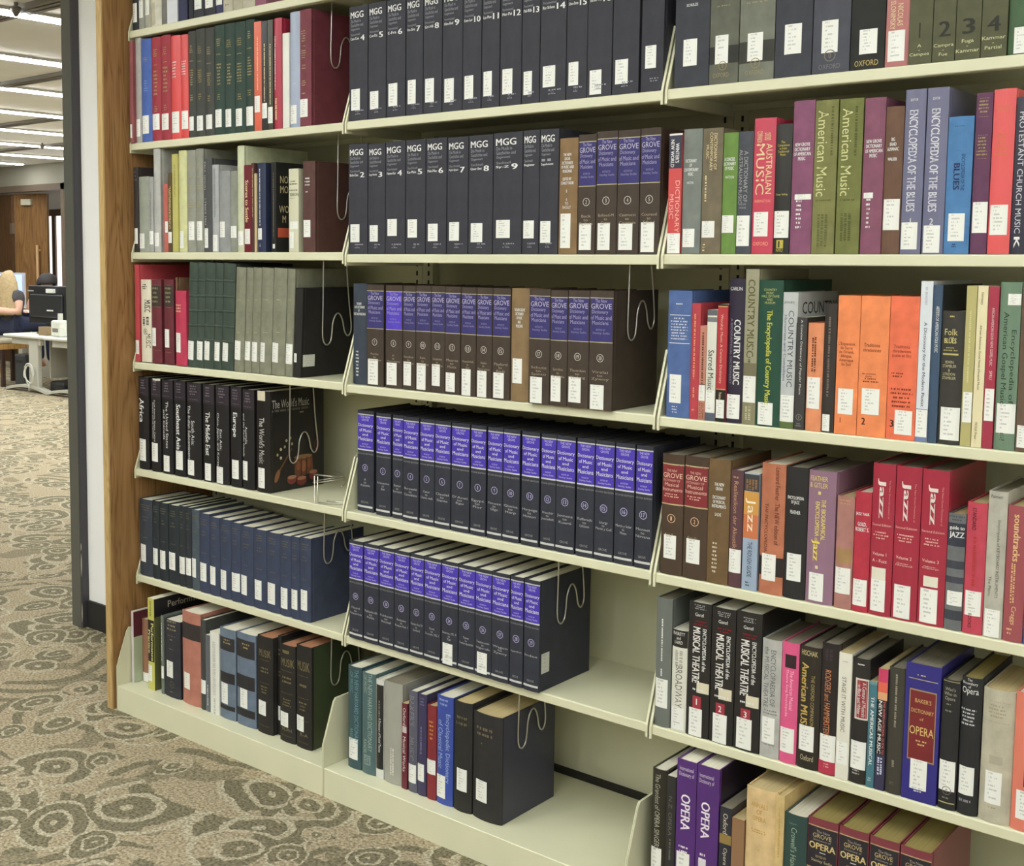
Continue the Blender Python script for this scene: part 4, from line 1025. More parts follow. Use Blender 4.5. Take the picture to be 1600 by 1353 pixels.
# ---- fifth shelf: worn dark set
DB, BL = (38, 45, 50), (54, 63, 90)
def oldset(a, b, u0=.1, u1=.75): return [s(a, b, u0, u1), bar(.84, .93, 3, (98, 94, 76), .15, .85), bar(.70, .78, 2, (92, 90, 78), .25, .75), bar(.48, .51, 1, (92, 90, 78), .25, .75)]
row(0, 5, 190, 760, 4.3243, [
 (115, 206, 80, (54, 60, 72), 'blue-black worn volume against the oak panel with clipped label', oldset(395, 512, .1, .55), {'kind': 'w'}),
 (208, 254, 95, DB, 'greenish black worn volume, second from the oak panel', oldset(420, 530, .0, .8), {'kind': 'w'}),
 (255, 311, 108, DB, 'greenish black worn volume with torn cap', oldset(437, 560, .0, .75), {'kind': 'w'}),
 (314, 386, 122, DB, 'greenish black worn volume, fourth from the oak panel', oldset(450, 567, .05, .7), {'kind': 'w'}),
 (387, 430, 130, (40, 46, 50), 'narrow greenish black worn volume with loose thread', oldset(478, 592, .0, .9), {'kind': 'w'}),
 (431, 470, 140, (42, 48, 54), 'narrow greenish black worn volume beside the slate one', oldset(486, 602, .0, .95), {'kind': 'w'}),
 (471, 522, 155, (72, 82, 92), 'slate worn volume between the black and blue ones', oldset(490, 617, .0, .65), {'kind': 'w'}),
 (524, 590, 178, BL, 'faded navy volume next to the slate one', oldset(520, 643, .05, .75), {'kind': 'w'}),
 (591, 660, 203, BL, 'faded navy volume with skewed label', oldset(545, 668, .05, .65), {'kind': 'w'}),
 (662, 734, 218, BL, 'faded navy volume, third of the blue run', oldset(570, 700, .05, .65), {'kind': 'w'}),
 (735, 799, 240, BL, 'faded navy volume with wide label, fourth of the blue run', oldset(587, 710, .1, .95), {'kind': 'w'}),
 (800, 887, 262, BL, 'broad faded navy volume, fifth of the blue run', oldset(607, 738, .05, .55), {'kind': 'w'}),
 (888, 974, 285, BL, 'broad faded navy volume, sixth of the blue run', oldset(637, 770, .1, .68), {'kind': 'w'}),
 (975, 1064, 305, BL, 'broad faded navy volume, seventh of the blue run', oldset(657, 798, .1, .7), {'kind': 'w'}),
 (1065, 1139, 325, BL, 'faded navy volume, eighth of the blue run', oldset(688, 828, .1, .75), {'kind': 'w'}),
 (1140, 1198, 335, BL, 'faded navy volume, last but one of the blue run', oldset(700, 833, .05, .8), {'kind': 'w'}),
 (1199, 1272, 342, BL, 'faded navy volume at the row end with bare dark cover', oldset(703, 840, .12, .75), {'kind': 'w', 'depth': .215}),
], ys=.006, group='worn dark blue bound volumes')

# ---- base shelf
row(0, 6, 170, 900, 3.759, [
 (104, 172, 158, (60, 66, 116), 'blue book half hidden by the steel bracket at the oak panel', [], {'ys': .06}),
 (136, 150, 208, (208, 196, 200), 'thin pale pink booklet with maroon and pale green cover', [rp(.0, .9, .64, .99, (92, 30, 44)), rp(.0, .9, .0, .64, (176, 190, 156))], {'kind': 'p'}),
 (193, 232, 250, (160, 108, 78), 'short brown book with white label beside the yellow one', [s(567, 632, .2, .95)], {'ys': .0}),
 (234, 272, 130, (202, 198, 84), 'yellow illustrated book with black title panel', [p(262, 505, (34, 32, 28), .0, .95), V('Performance\nPractice', 280, 500, (220, 214, 140), .05, .85, True), vb(150, 240, 1, (120, 116, 50), .3, .6), s(525, 620, .0, .6),
    rp(.0, 1, .80, 1, (34, 32, 34)), rt('Performance', .25, .95, .88, .95, (196, 190, 170)), rp(.0, 1, .0, .8, (96, 98, 58)), rp(.12, .3, .3, .78, (130, 130, 100)), rp(.34, .42, .1, .75, (60, 62, 36)), rp(.5, .68, .35, .76, (140, 138, 108)), rp(.2, .5, .05, .25, (54, 58, 34))], {'kind': 'p'}),
 (308, 324, 235, (104, 114, 104), 'slim grey-green book squeezed beside the yellow one', [s(530, 602, .1, .98), vb(270, 500, 1, WHITE)], {}),
 (327, 418, 250, (46, 46, 54), 'blue-black dictionary with gilt crest near its foot', [bar(268, 335, 3, (150, 140, 110), .15, .85), bar(355, 360, 1, (150, 140, 110), .1, .9), bar(375, 388, 1, (150, 140, 110), .35, .6), bar(432, 438, 1, (150, 140, 110), .25, .7), s(505, 600, .15, .58), ring(640, (96, 98, 76), 'o', .011), bar(680, 690, 1, (150, 140, 110), .3, .7)], {}),
 (431, 537, 200, (186, 112, 92), 'terracotta volume with dark band near its head', [p(283, 378, (52, 44, 44), 0, 1), s(578, 672, .1, .45)], {'bulge': .005}),
 (540, 570, 255, (62, 64, 62), 'dark grey-green book between terracotta and white ones', [s(612, 692, .05, .95)], {}),
 (571, 596, 345, (92, 98, 106), 'slim slate booklet leaning on the white book', [vb(640, 760, 1, WHITE)], {'kind': 'p'}),
 (597, 649, 325, (226, 226, 216), 'white book with faint grey vertical lettering', [vb(380, 700, 2, (186, 184, 176), .3, .65), vb(720, 810, 1, (186, 186, 178))], {'kind': 'p'}),
 (651, 742, 300, (100, 116, 136), 'slate blue volume with three black bands next to the white book', [p(365, 442, (44, 42, 44), 0, .95), p(570, 632, (44, 42, 44), 0, .95), p(762, 788, (40, 38, 40), 0, .95), bar(375, 410, 2, GOLD, .25, .75), s(635, 755, .1, .55)], {}),
 (750, 860, 325, (98, 114, 136), 'slate blue volume with three black bands next to the gilt black books', [p(380, 485, (44, 42, 44), 0, .95), p(588, 668, (44, 42, 44), 0, .95), p(785, 830, (40, 38, 40), 0, .95), bar(400, 440, 2, GOLD, .3, .75), s(668, 780, .2, .6)], {}),
 (870, 960, 345, (40, 36, 32), 'black gilt-banded volume with reddish pages beside slate blue', [t('MUSIK', 435, 478, GILT, .15, .9), bar(495, 500, 1, GILT, .05, .95), bar(540, 580, 2, GILT, .2, .8), bar(630, 634, 1, GILT, .05, .95), bar(650, 700, 3, GILT, .25, .7), bar(880, 884, 1, GILT, .05, .95), s(738, 822, .08, .6)], {'kind': 'w', 'pages': 'r'}),
 (993, 1014, 350, (42, 38, 34), 'black gilt-banded volume half hidden behind its neighbour', [bar(430, 480, 2, GILT, .1, .9), bar(560, 600, 2, GILT, .1, .9), s(765, 848, .05, .95)], {'kind': 'w', 'pages': 'r', 'ys': -.008}),
 (1001, 1091, 395, (40, 36, 32), 'black gilt-banded volume with label above gilt letters', [bar(440, 480, 1, GILT, .2, .7), t('MUSIK', 488, 535, GILT, .15, .95), bar(560, 564, 1, GILT, .05, .95), bar(595, 645, 2, GILT, .2, .8), bar(690, 694, 1, GILT, .05, .95), bar(725, 775, 3, GILT, .2, .8), s(805, 890, .05, .6), t('M-PH', 895, 915, GILT, .2, .8), bar(940, 944, 1, GILT, .05, .95)], {'kind': 'w', 'pages': 'r'}),
 (1098, 1186, 400, (40, 36, 32), 'black gilt-banded volume at the row end with green cover', [t('MUSIK', 505, 560, GILT, .1, .9), bar(590, 594, 1, GILT, .05, .95), bar(640, 670, 1, GILT, .2, .8), bar(720, 724, 1, GILT, .05, .95), bar(745, 805, 3, GILT, .2, .75), bar(850, 854, 1, GILT, .05, .95), s(828, 918, .02, .55), t('R-A', 925, 945, GILT, .3, .8), bar(980, 984, 1, GILT, .05, .95), rp(.06, .99, .003, .997, (58, 70, 42))], {'kind': 'w', 'pages': 'r', 'depth': .2}),
], ys=-.03, group=G('base', 'oak-side'))

# ================= middle bay
MG = (50, 50, 60)
ME = (150, 150, 158)
def mgg(num, rng, part, st, su=(.12, .62), r=True):
    els = [t('MGG', .897, .953, WHITE, .08, .80, True), t('Die Musik in', .858, .885, ME, .1, .66), t('Geschichte und', .822, .85, ME, .1, .78), t('Gegenwart', .785, .812, ME, .1, .6),
           t(part, .745, .765, ME, .1, .62), t(rng, .708, .731, WHITE, .08, .56 if num else .75, True), s(st[0], st[1], *su), bar(.068, .092, 1, ME, .35, .85), bar(.045, .06, 1, ME, .35, .65), ring(.068, ME, 'B', .005 * .7)]
    els[-1] = ('o', .068, (110, 110, 120), '.', .0045)
    if num: els.append(t(num, .697, .744, WHITE, .64, .86 if len(num) == 1 else .96, True))
    return els
PV = [('4', 'Cam-Cou', 45, 131, (420, 520)), ('5', 'Cov-Dz', 134, 217, (430, 515)), ('6', 'E-Fra', 220, 308, (393, 500)), ('7', 'Fra-Gre', 312, 391, (377, 490)), ('8', 'Gri-Hil', 393, 480, (370, 482)), ('9', 'Him-Kel', 483, 576, (370, 482)),
      ('10', 'Kem-Ler', 578, 665, (357, 467)), ('11', 'Les-Men', 668, 751, (337, 453)), ('12', 'Mer-Pai', 755, 854, (325, 443)), ('13', 'Pal-Rib', 857, 940, (337, 447)), ('14', 'Ric-Schon', 943, 1064, (310, 410)), ('15', 'Schoo-Stran', 1067, 1163, (293, 403)), ('16', 'Strat-Vil', 1165, 1280, (330, 445)), ('17', 'Vin-Z', 1284, 1408, (280, 395))]
row(1, 1, 530, 0, 3.0189, [
 (a, b, 0, MG, 'charcoal encyclopedia volume numbered %s on the shelf filled with charcoal volumes only' % nw(n), mgg(n, rg, 'Personenteil', st), {'bulge': .0025, 'pages': 'd'}) for (n, rg, a, b, st) in PV] + [
 (1419, 1536, 0, MG, 'broad charcoal volume without visible number at the end of the charcoal shelf', [t('MGG', .897, .953, WHITE, .08, .80, True), s(215, 322, .2, .7), bar(.06, .095, 2, ME, .4, .85)], {'bulge': .0025, 'pages': 'd'})],
 H=.2845, group='charcoal encyclopedia volumes')
SV = [('2', 'Boh-Enc', 40, 130, 110, (485, 570)), ('3', 'Eng-Hamb', 133, 213, 108, (490, 567)), ('4', 'Hamm-Kar', 215, 307, 98, (460, 540)), ('5', 'Kas-Mein', 310, 402, 90, (462, 548)), ('6', 'Meis-Mus', 405, 501, 82, (483, 565)), ('7', 'Myth-Quer', 505, 602, 78, (475, 563)), ('8', 'Quer-Swi', 605, 718, 70, (480, 570)), ('9', 'Sy-Z', 721, 856, 58, (465, 550))]
BN, NBL = (66, 53, 41), (50, 45, 116)
def ng(num, a, b, st, su=(.12, .7), blue=NBL, w=True):
    return [p(.938, .57, blue, .03, .97), p(.942, .936, (190, 180, 130), .0, 1.0), p(.572, .566, (190, 180, 130), .0, 1.0), t('The New', .90, .93, (164, 158, 192), .25, .75), t('GROVE', .848, .892, (190, 185, 205), .06, .94), t('Dictionary', .80, .838, (164, 158, 192), .1, .8), t('of Music and', .757, .792, (164, 158, 192), .06, .94), t('Musicians', .716, .748, (164, 158, 192), .12, .82),
            t('EDITED BY', .665, .68, (142, 138, 172), .3, .7), t('Stanley Sadie', .632, .656, (142, 138, 172), .15, .88), ring(.437, (190, 184, 176), num, .0088), t('%s\nto\n%s' % (a, b), .245, .33, (160, 148, 128), .12, .88), s(st[0], st[1], *su)]
row(1, 2, 530, 190, 3.0189, [
 (a, b, yt, MG, 'charcoal encyclopedia volume numbered %s on the shelf shared with brown volumes' % nw(n), mgg(n, rg, 'Sachteil', st), {'bulge': .0025, 'pages': 'd'}) for (n, rg, a, b, yt, st) in SV] + [
 (859, 936, 45, MG, 'charcoal volume without a number beside volume 9', mgg(None, 'Register', 'Sachteil', (468, 552), (.08, .75)), {'bulge': .0025, 'pages': 'd'}),
 (938, 1026, 40, MG, 'charcoal volume without a number touching the tan book', mgg(None, 'Supplement', '-', (470, 573), (.08, .65)), {'bulge': .0025, 'pages': 'd'}),
 (1028, 1115, 82, (136, 102, 62), 'tan library-bound volume between charcoal and dark brown sets', [t('THE NEW\nGROVE\nDICTIONARY\nOF MUSIC AND\nMUSICIANS', 150, 242, WHITE, .12, .82, True), t('EDITED BY\nSTANLEY SADIE', 265, 298, WHITE, .12, .82, True), t('1', 322, 336, WHITE, .43, .5), t('A\nTO\nBACILLY', 362, 412, WHITE, .25, .7), s(435, 598, .12, .7)], {}),
 (1120, 1203, 65, BN, 'dark brown volume with blue panel numbered two beside the tan book', ng('2', 'Back', 'Bolivia', (482, 607), (.1, .8)), {'bulge': .002, 'pages': 'y'}),
 (1206, 1302, 50, BN, 'dark brown volume with blue panel numbered three', ng('3', 'Bollioud-M', 'Castro', (480, 607), (.1, .72)), {'bulge': .002, 'pages': 'y'}),
 (1304, 1407, 45, BN, 'dark brown volume with blue panel numbered four', ng('4', 'Castrucci', 'Courante', (482, 607), (.1, .75)), {'bulge': .002, 'pages': 'y'}),
 (1410, 1508, 35, BN, 'dark brown volume with blue panel numbered five at the shelf end', ng('5', 'Couraud', 'Edlund', (476, 617), (.1, .78)), {'bulge': .002, 'pages': 'y'})],
 group='encyclopedia volumes on the fifth shelf of the middle bay')
BRB = (76, 50, 206)
NG3 = [('7', 'Fuchs', 'Gyuzelev', 128, 207, 105, (457, 577)), ('8', 'H', 'Hyporchema', 216, 295, 108, (475, 580)), ('9', 'Iacobus', 'Kerman', 297, 357, 110, (470, 582)), ('10', 'Kern', 'Lindelheim', 358, 429, 110, (478, 602)), ('11', 'Lindeman', 'Mean-tone', 430, 494, 112, (482, 584)), ('12', 'Meares', 'Mutis', 495, 567, 115, (522, 612)), ('13', 'Muwashshah', 'Ory', 570, 641, 118, (505, 634)), ('14', 'Osaka', 'Player piano', 643, 716, 120, (513, 640)), ('15', 'Playford', 'Riedt', 718, 801, 122, (522, 642))]
NG4 = [('17', 'Schutz', 'Spinto', 890, 987, 125, (542, 665)), ('18', 'Spiridion', 'Tin whistle', 989, 1069, 132, (537, 658)), ('19', 'Tiomkin', 'Virdung', 1071, 1170, 132, (543, 663)), ('20', 'Virelai', 'Zywny', 1172, 1282, 133, (580, 697))]
row(1, 3, 530, 410, 3.0189, [
 (60, 126, 100, (52, 62, 76), 'slate library-bound volume with white typed column at the shelf start', [t('THE NEW\nGROVE DICTIONARY\nOF\nMUSIC AND MUSICIANS', 190, 250, WHITE, .06, .92, True), bar(418, 545, 8, WHITE, .25, .5)], {'ys': .02})] + [
 (a, b, yt, BN, ('dark brown volume with vivid blue panel numbered %s in a long brown row' if n == '8' else 'dark brown volume with blue panel numbered %s in a long brown row') % nw(n), ng(n, x, y, st, (.08, .7), BRB if n == '8' else NBL), {'bulge': .002, 'pages': 'y'}) for (n, x, y, a, b, yt, st) in NG3] + [
 (803, 887, 122, (140, 110, 70), 'tan library-bound volume standing within the dark brown row', [t('THE NEW GROVE\nDICTIONARY\nOF MUSIC\nAND\nMUSICIANS', 218, 308, WHITE, .2, .8, True), s(455, 572, .12, .68)], {'ys': -.002})] + [
 (a, b, yt, BN, 'dark brown volume with blue panel numbered %s in the row beyond the tan book' % nw(n), ng(n, x, y, st, (.08, .68)), {'bulge': .002, 'pages': 'y', 'ys': -.012}) for (n, x, y, a, b, yt, st) in NG4],
 ys=.014, ys1=-.012, group='dark brown encyclopedia volumes')
# navy second-edition set
NV, VI = (46, 48, 60), (66, 44, 190)
LT = (196, 190, 226)
VOLS = ['A|Aristotle', 'Aristoxenus|Bax', 'Baxter|Borosini', 'Borowski|Canobbio', 'Canon|Classic rock', 'Claudel|Dante', "D'Anzi|Egu", 'Egypt|Flor', 'Florence|Gligo', 'Glinka|Harp', 'Harpege|Hutton', 'Huuchir|Jennefelt', 'Jennens|Kuerti', 'Kufferath|Litton', 'Liturgy|Martin y Coll', 'Martin y Solar|Monn', 'Monnet|Nirvana', 'Nisard|Palestrina', 'Paliashvili|Pohle', 'Pohlman|Recital', 'Recitative|Russian Fed. I', 'Russian Fed. II|Scotland', 'Scott|Sources, MS, I', 'Sources, MS, II|Tait', 'Taiwan|Twelve Apostles', 'Twelve-note|Wagner tuba', 'Wagon|Zywny', 'Appendices', 'Index']
def ng2(n, st=None, su=None):
    a = VOLS[n - 1].split('|')
    els = [p(.955, .622, VI, .02, .98), p(.968, .957, (190, 188, 176), .0, 1.0), p(.62, .607, (200, 198, 205), .0, 1.0), t('THE NEW\nGROVE', .90, .948, LT, .2, .8), t('Dictionary', .833, .872, WHITE, .04, .96), t('of Music', .792, .822, WHITE, .12, .88), t('and', .753, .778, WHITE, .33, .67), t('Musicians', .705, .74, WHITE, .06, .94), t('EDITED BY', .665, .677, LT, .3, .7), t('Stanley Sadie', .635, .655, LT, .15, .85),
           t('SECOND EDITION', .568, .582, (150, 148, 145), .02, .98), ring(.437, (172, 166, 206), str(n), .0092), t('\nto\n'.join(a) if len(a) > 1 else a[0], .25 if len(a) > 1 else .31, .33, (176, 176, 176), .2 if len(a[0]) < 5 else .08, .8 if len(a[0]) < 5 else .92), t('GROVE', .082, .102, (150, 150, 148), .25, .7), p(.057, .038, (200, 200, 196), .0, .95)]
    if st: els.append(s(st[0], st[1], *su))
    return els
A4 = [(558, 583), (587, 609.5), (612.5, 628.7), (629, 653), (655, 677.5), (678.3, 702.5), (704, 732), (734, 757.5), (760, 783.5), (784.2, 810), (813, 840.5), (843, 866.2), (866.8, 896), (898.5, 926), (927, 956.5), (958, 988), (990, 1022)]
row(1, 4, 0, 0, 1.0, [(a, b, 0, NV, 'navy volume with violet title panel numbered %s' % nw(i + 1), ng2(i + 1), {'pages': 'b', 'bulge': .002, 'ys': .028 if i == 0 else (.02 if i in (1, 2) else .012 - .009 * i / 16), 'depth': .21}) for i, (a, b) in enumerate(A4)], H=.266, group='navy encyclopedia volumes with violet panels')
A5 = [(60, 146), (151, 243), (247, 338), (341, 434), (439, 524), (527, 629), (634, 736), (740, 842), (844, 945), (947, 1056), (1061, 1142), (1148, 1244)]
row(1, 5, 530, 820, 4.0, [(a, b, 0, NV, 'navy volume with violet title panel numbered %s' % nw(i + 18), ng2(i + 18, *((((745, 877), (.1, .72)) if i == 6 else ((800, 932), (.15, .78))) if i in (6, 8) else ())) + ([rp(.05, .2, .16, .34, (206, 206, 198)), rt('--- --\n--\n---\n-- -\n---', .07, .15, .18, .325, (110, 110, 110))] if i == 11 else []), {'bulge': .002, 'depth': .215}) for i, (a, b) in enumerate(A5)], H=.262, ys=-.006, ys1=-.012, group='navy encyclopedia volumes with violet panels')
# base shelf
TAN = 'y'
row(1, 6, 500, 1000, 2.963, [
 (126, 187, 115, (48, 80, 88), 'dark teal dictionary in plastic cover against the bracket', [V('THE NEW HARVARD DICTIONARY', 135, 480, (110, 150, 155), .55, .82), V('OF MUSIC', 150, 245, (110, 150, 155), .2, .45), V('RANDEL', 415, 470, (110, 150, 155), .2, .45), s(457, 553, .1, .78)], {'kind': 'g'}),
 (190, 252, 145, (74, 104, 106), 'faded teal dictionary with white emblem at its foot', [V('THE NEW HARVARD DICTIONARY', 155, 515, (150, 172, 160), .5, .8), V('OF MUSIC', 165, 250, (150, 172, 160), .18, .42), V('RANDEL', 465, 530, (150, 172, 160), .18, .42), p(535, 580, (130, 150, 146), .2, .7), vb(540, 576, 3, (74, 104, 106), .25, .65)], {'kind': 'g'}),
 (255, 291, 180, (214, 214, 208), 'white-capped book with black rounded spine panel', [p(208, 598, (36, 36, 36), .08, .98), vb(280, 360, 1, (140, 140, 136), .4, .65), V('A Dictionary of Musical Themes', 362, 520, WHITE, .35, .72)], {'kind': 'g'}),
 (292, 375, 185, (162, 160, 148), 'plain silver-grey volume with tiny white foot lettering', [vb(500, 625, 2, (220, 218, 210), .38, .62)], {'kind': 'g', 'bulge': .005, 'pages': 'd'}),
 (377, 402, 290, (112, 30, 48), 'short thin maroon paperback with white vertical title', [V('Oxford', 315, 395, WHITE, .25, .75), p(400, 430, (206, 190, 190), .1, .9), V('Musical Works', 448, 610, WHITE, .25, .75)], {'kind': 'p', 'pages': 'y'}),
 (406, 446, 230, (88, 88, 106), 'slate purple book with large grey vertical letters', [V("BAKER'S ... MUSIC", 260, 560, (132, 130, 138), .15, .7), s(577, 662, .0, .9)], {'kind': 'g'}),
 (448, 488, 245, (58, 52, 92), 'purple-navy book with label beside the slate purple one', [bar(268, 310, 3, (130, 125, 160), .3, .8), vb(395, 530, 1, (130, 125, 160), .35, .6), s(575, 655, .0, .8)], {'kind': 'g'}),
 (491, 533, 297, (142, 38, 44), 'dark red short book with yellow lettering', [bar(375, 470, 5, (206, 150, 70), .3, .75), s(555, 622, .0, .95)], {'pages': 'y'}),
 (535, 609, 250, (48, 72, 172), 'royal blue dictionary with pale vertical title', [bar(275, 315, 2, (150, 170, 215), .1, .8), V('Encyclopedic Dictionary', 340, 660, (160, 180, 220), .55, .85), V('of Classical Music', 375, 600, (160, 180, 220), .12, .42), s(630, 735, .02, .6)], {'kind': 'g'}),
 (612, 695, 275, (40, 38, 36), 'black volume with tan page tops beside the royal blue book', [bar(355, 410, 2, (110, 100, 80), .1, .85), s(597, 700, .22, .78)], {'pages': 'y', 'bulge': .006}),
 (698, 832, 325, (42, 40, 40), 'thick black volume with rounded spine at the row end', [bar(410, 465, 2, (110, 100, 80), .05, .85), bar(482, 495, 1, (110, 100, 80), .3, .42), s(658, 757, .14, .55), rp(.05, .99, .004, .996, (54, 54, 74))], {'pages': 'y', 'bulge': .008, 'depth': .225}),
], ys=-.03, ys1=-.037, group=G('base', 'middle'))

# ================= end bay
OL = (84, 84, 54)
row(2, 1, 1030, 0, 2.807, [
 (60, 211, 0, (52, 54, 64), 'wide blue-black volume with small white capitals at the bracket', [t('SCHULZE', 18, 30, WHITE, .35, .68, True), s(173, 290, .28, .68)], {}),
 (213, 340, 0, (96, 98, 84), 'grey-green dusty volume with dark band and gilt emblem', [p(203, 280, (52, 52, 48), .0, 1.0), s(155, 280, .22, .68), ring(290, (150, 130, 84), 'o', .009), t('OXFORD', 320, 340, (150, 140, 105), .15, .72), bar(25, 35, 1, (150, 140, 105), .15, .8)], {'kind': 'w'}),
 (343, 497, 0, (116, 118, 104), 'lighter grey-green volume with dark band and torn foot', [p(180, 275, (60, 60, 54), .0, 1.0), s(145, 268, .26, .7), ring(278, (150, 130, 84), 'o', .010), t('OXFORD', 308, 328, (150, 140, 105), .2, .75), bar(8, 20, 1, (150, 140, 105), .2, .8)], {'kind': 'w'}),
 (500, 662, 0, (54, 56, 66), 'wide blue-black plain volume between grey-green and slate ones', [s(107, 238, .28, .74)], {}),
 (665, 829, 0, (70, 72, 84), 'wide slate volume with pale gilt emblem', [s(90, 232, .26, .7), ring(245, (120, 112, 100), 'o', .011), t('OXFORD', 282, 303, (116, 114, 118), .2, .78)], {}),
 (832, 982, 0, (40, 40, 38), 'black volume with gold capitals at its foot', [s(130, 238, .28, .8), t('OXFORD', 265, 290, (190, 170, 110), .15, .85)], {'kind': 'w'}),
 (985, 1088, 0, (186, 100, 96), 'salmon volume between the black and the olive books', [V('NICOLAS\nSLONIMSKY', 5, 130, CREAM, .2, .75), s(135, 270, .12, .85)], {'kind': 'g'}),
 (1090, 1193, 0, OL, 'olive volume with dark numeral one', [t('1', 102, 168, (44, 44, 34), .38, .55, True), t('A\n-\nCampos', 195, 250, (206, 206, 160), .05, .9)], {'bulge': .001}),
 (1195, 1294, 0, OL, 'olive volume with dark numeral two', [t('2', 95, 162, (44, 44, 34), .26, .8, True), t('Campra\n-\nFue', 192, 246, (206, 206, 160), .05, .95)], {'bulge': .001}),
 (1296, 1406, 0, OL, 'olive volume with dark numeral three', [t('3', 82, 150, (44, 44, 34), .26, .78, True), t('Fuga\n-\nKammar', 172, 230, (206, 206, 160), .03, .97)], {'bulge': .001}),
 (1408, 1522, 0, OL, 'olive volume with dark numeral four', [t('4', 72, 138, (44, 44, 34), .22, .75, True), t('Kammar\n-\nPartial', 158, 216, (206, 206, 160), .04, .95)], {'bulge': .001}),
 (1524, 1640, 0, (66, 98, 62), 'leaf green volume after the olive numbered set', [s(0, 120, .25, .8)], {}),
], H=.262, group=G('sixth', 'end'))
row(2, 2, 1030, 120, 4.5103, [
 (52, 144, 405, (222, 66, 66), 'narrow dictionary, navy above and red below, label across its foot', [p(415, 648, (44, 44, 66), 0, 1), p(404, 416, WHITE, 0, 1), V("WINTER'S\nNEW WORLD", 445, 640, WHITE, .15, .8, True), V('DICTIONARY\nMUSIC', 735, 1100, (240, 180, 170), .12, .9), s(1105, 1252, .01, .99)], {'kind': 'p'}),
 (147, 279, 375, (118, 124, 118), 'blank grey library binding with white block capitals', [t('DICTIONARY\nOF\nCONTEMPORARY\nMUSIC', 583, 700, WHITE, .06, .86, True), t('VINTON', 740, 758, WHITE, .25, .62), s(1073, 1202, .08, .74)], {}),
 (282, 424, 370, (116, 104, 80), 'taupe book with cream vertical lettering beside the grey binding', [V('DICTIONARY OF\nCONTEMPORARY\nMUSIC', 395, 665, CREAM, .2, .75), vb(690, 880, 1, CREAM, .15, .3), s(1018, 1135, .06, .72), bar(1180, 1240, 3, CREAM, .12, .3)], {'kind': 'w'}),
 (428, 531, 400, (104, 144, 56), 'grass green book with white capitals', [t('A CONCISE\nDICTIONARY\nOF MUSIC', 572, 660, WHITE, .05, .9, True), t('WATSON', 700, 720, WHITE, .2, .8), s(978, 1102, .02, .85)], {}),
 (532, 638, 393, (70, 74, 84), 'slate book with grey vertical lettering beside the grass green one', [V('A DICTIONARY OF\nAUSTRALIAN MUSIC', 515, 895, (165, 165, 165), .1, .72), bar(895, 945, 2, (130, 130, 135), .1, .75), s(980, 1195, .02, .9)], {}),
 (640, 792, 300, (214, 58, 84), 'raspberry red book with cream vertical capitals', [V('OXFORD\nCOMPANION', 385, 465, CREAM, .15, .8), V('AUSTRALIAN', 475, 828, CREAM, .62, .88), V('MUSIC', 475, 832, CREAM, .14, .55), t('BEBBINGTON', 868, 888, (230, 160, 130), .12, .85), s(955, 1127, .1, .78), t('OXFORD', 1165, 1192, (236, 170, 140), .1, .82)], {'kind': 'g'}),
 (794, 908, 340, (44, 42, 40), 'black book with yellow emblem at its foot', [t('The\nCompanion\nto Irish\nTraditional\nMusic', 455, 560, (206, 190, 80), .12, .86), t('Fintan Vallely', 825, 842, (206, 196, 110), .12, .85), s(948, 1137, .04, .95), p(1152, 1212, (196, 180, 60), .25, .68), p(1160, 1205, (44, 42, 40), .36, .46), t('NYU', 1215, 1236, (206, 190, 70), .25, .65)], {'kind': 'g'}),
 (910, 1060, 178, (136, 72, 106), 'mauve library binding beside the black book with yellow emblem', [t('NEW GROVE\nDICTIONARY\nOF AMERICAN\nMUSIC', 468, 592, WHITE, .08, .88, True), s(830, 868, .2, .95), bar(872, 1085, 7, WHITE, .28, .55)], {}),
 (1062, 1222, 175, (126, 126, 68), 'olive jacketed volume with large pale vertical title, next to the mauve binding', [V('American Music', 240, 845, (206, 206, 150), .15, .62), vb(215, 560, 1, (90, 92, 50), .72, .86), bar(868, 890, 1, (90, 92, 50), .1, .9), vb(960, 1200, 3, (96, 98, 56), .25, .75)], {'kind': 'w'}),
], group=G('fifth', 'end'))
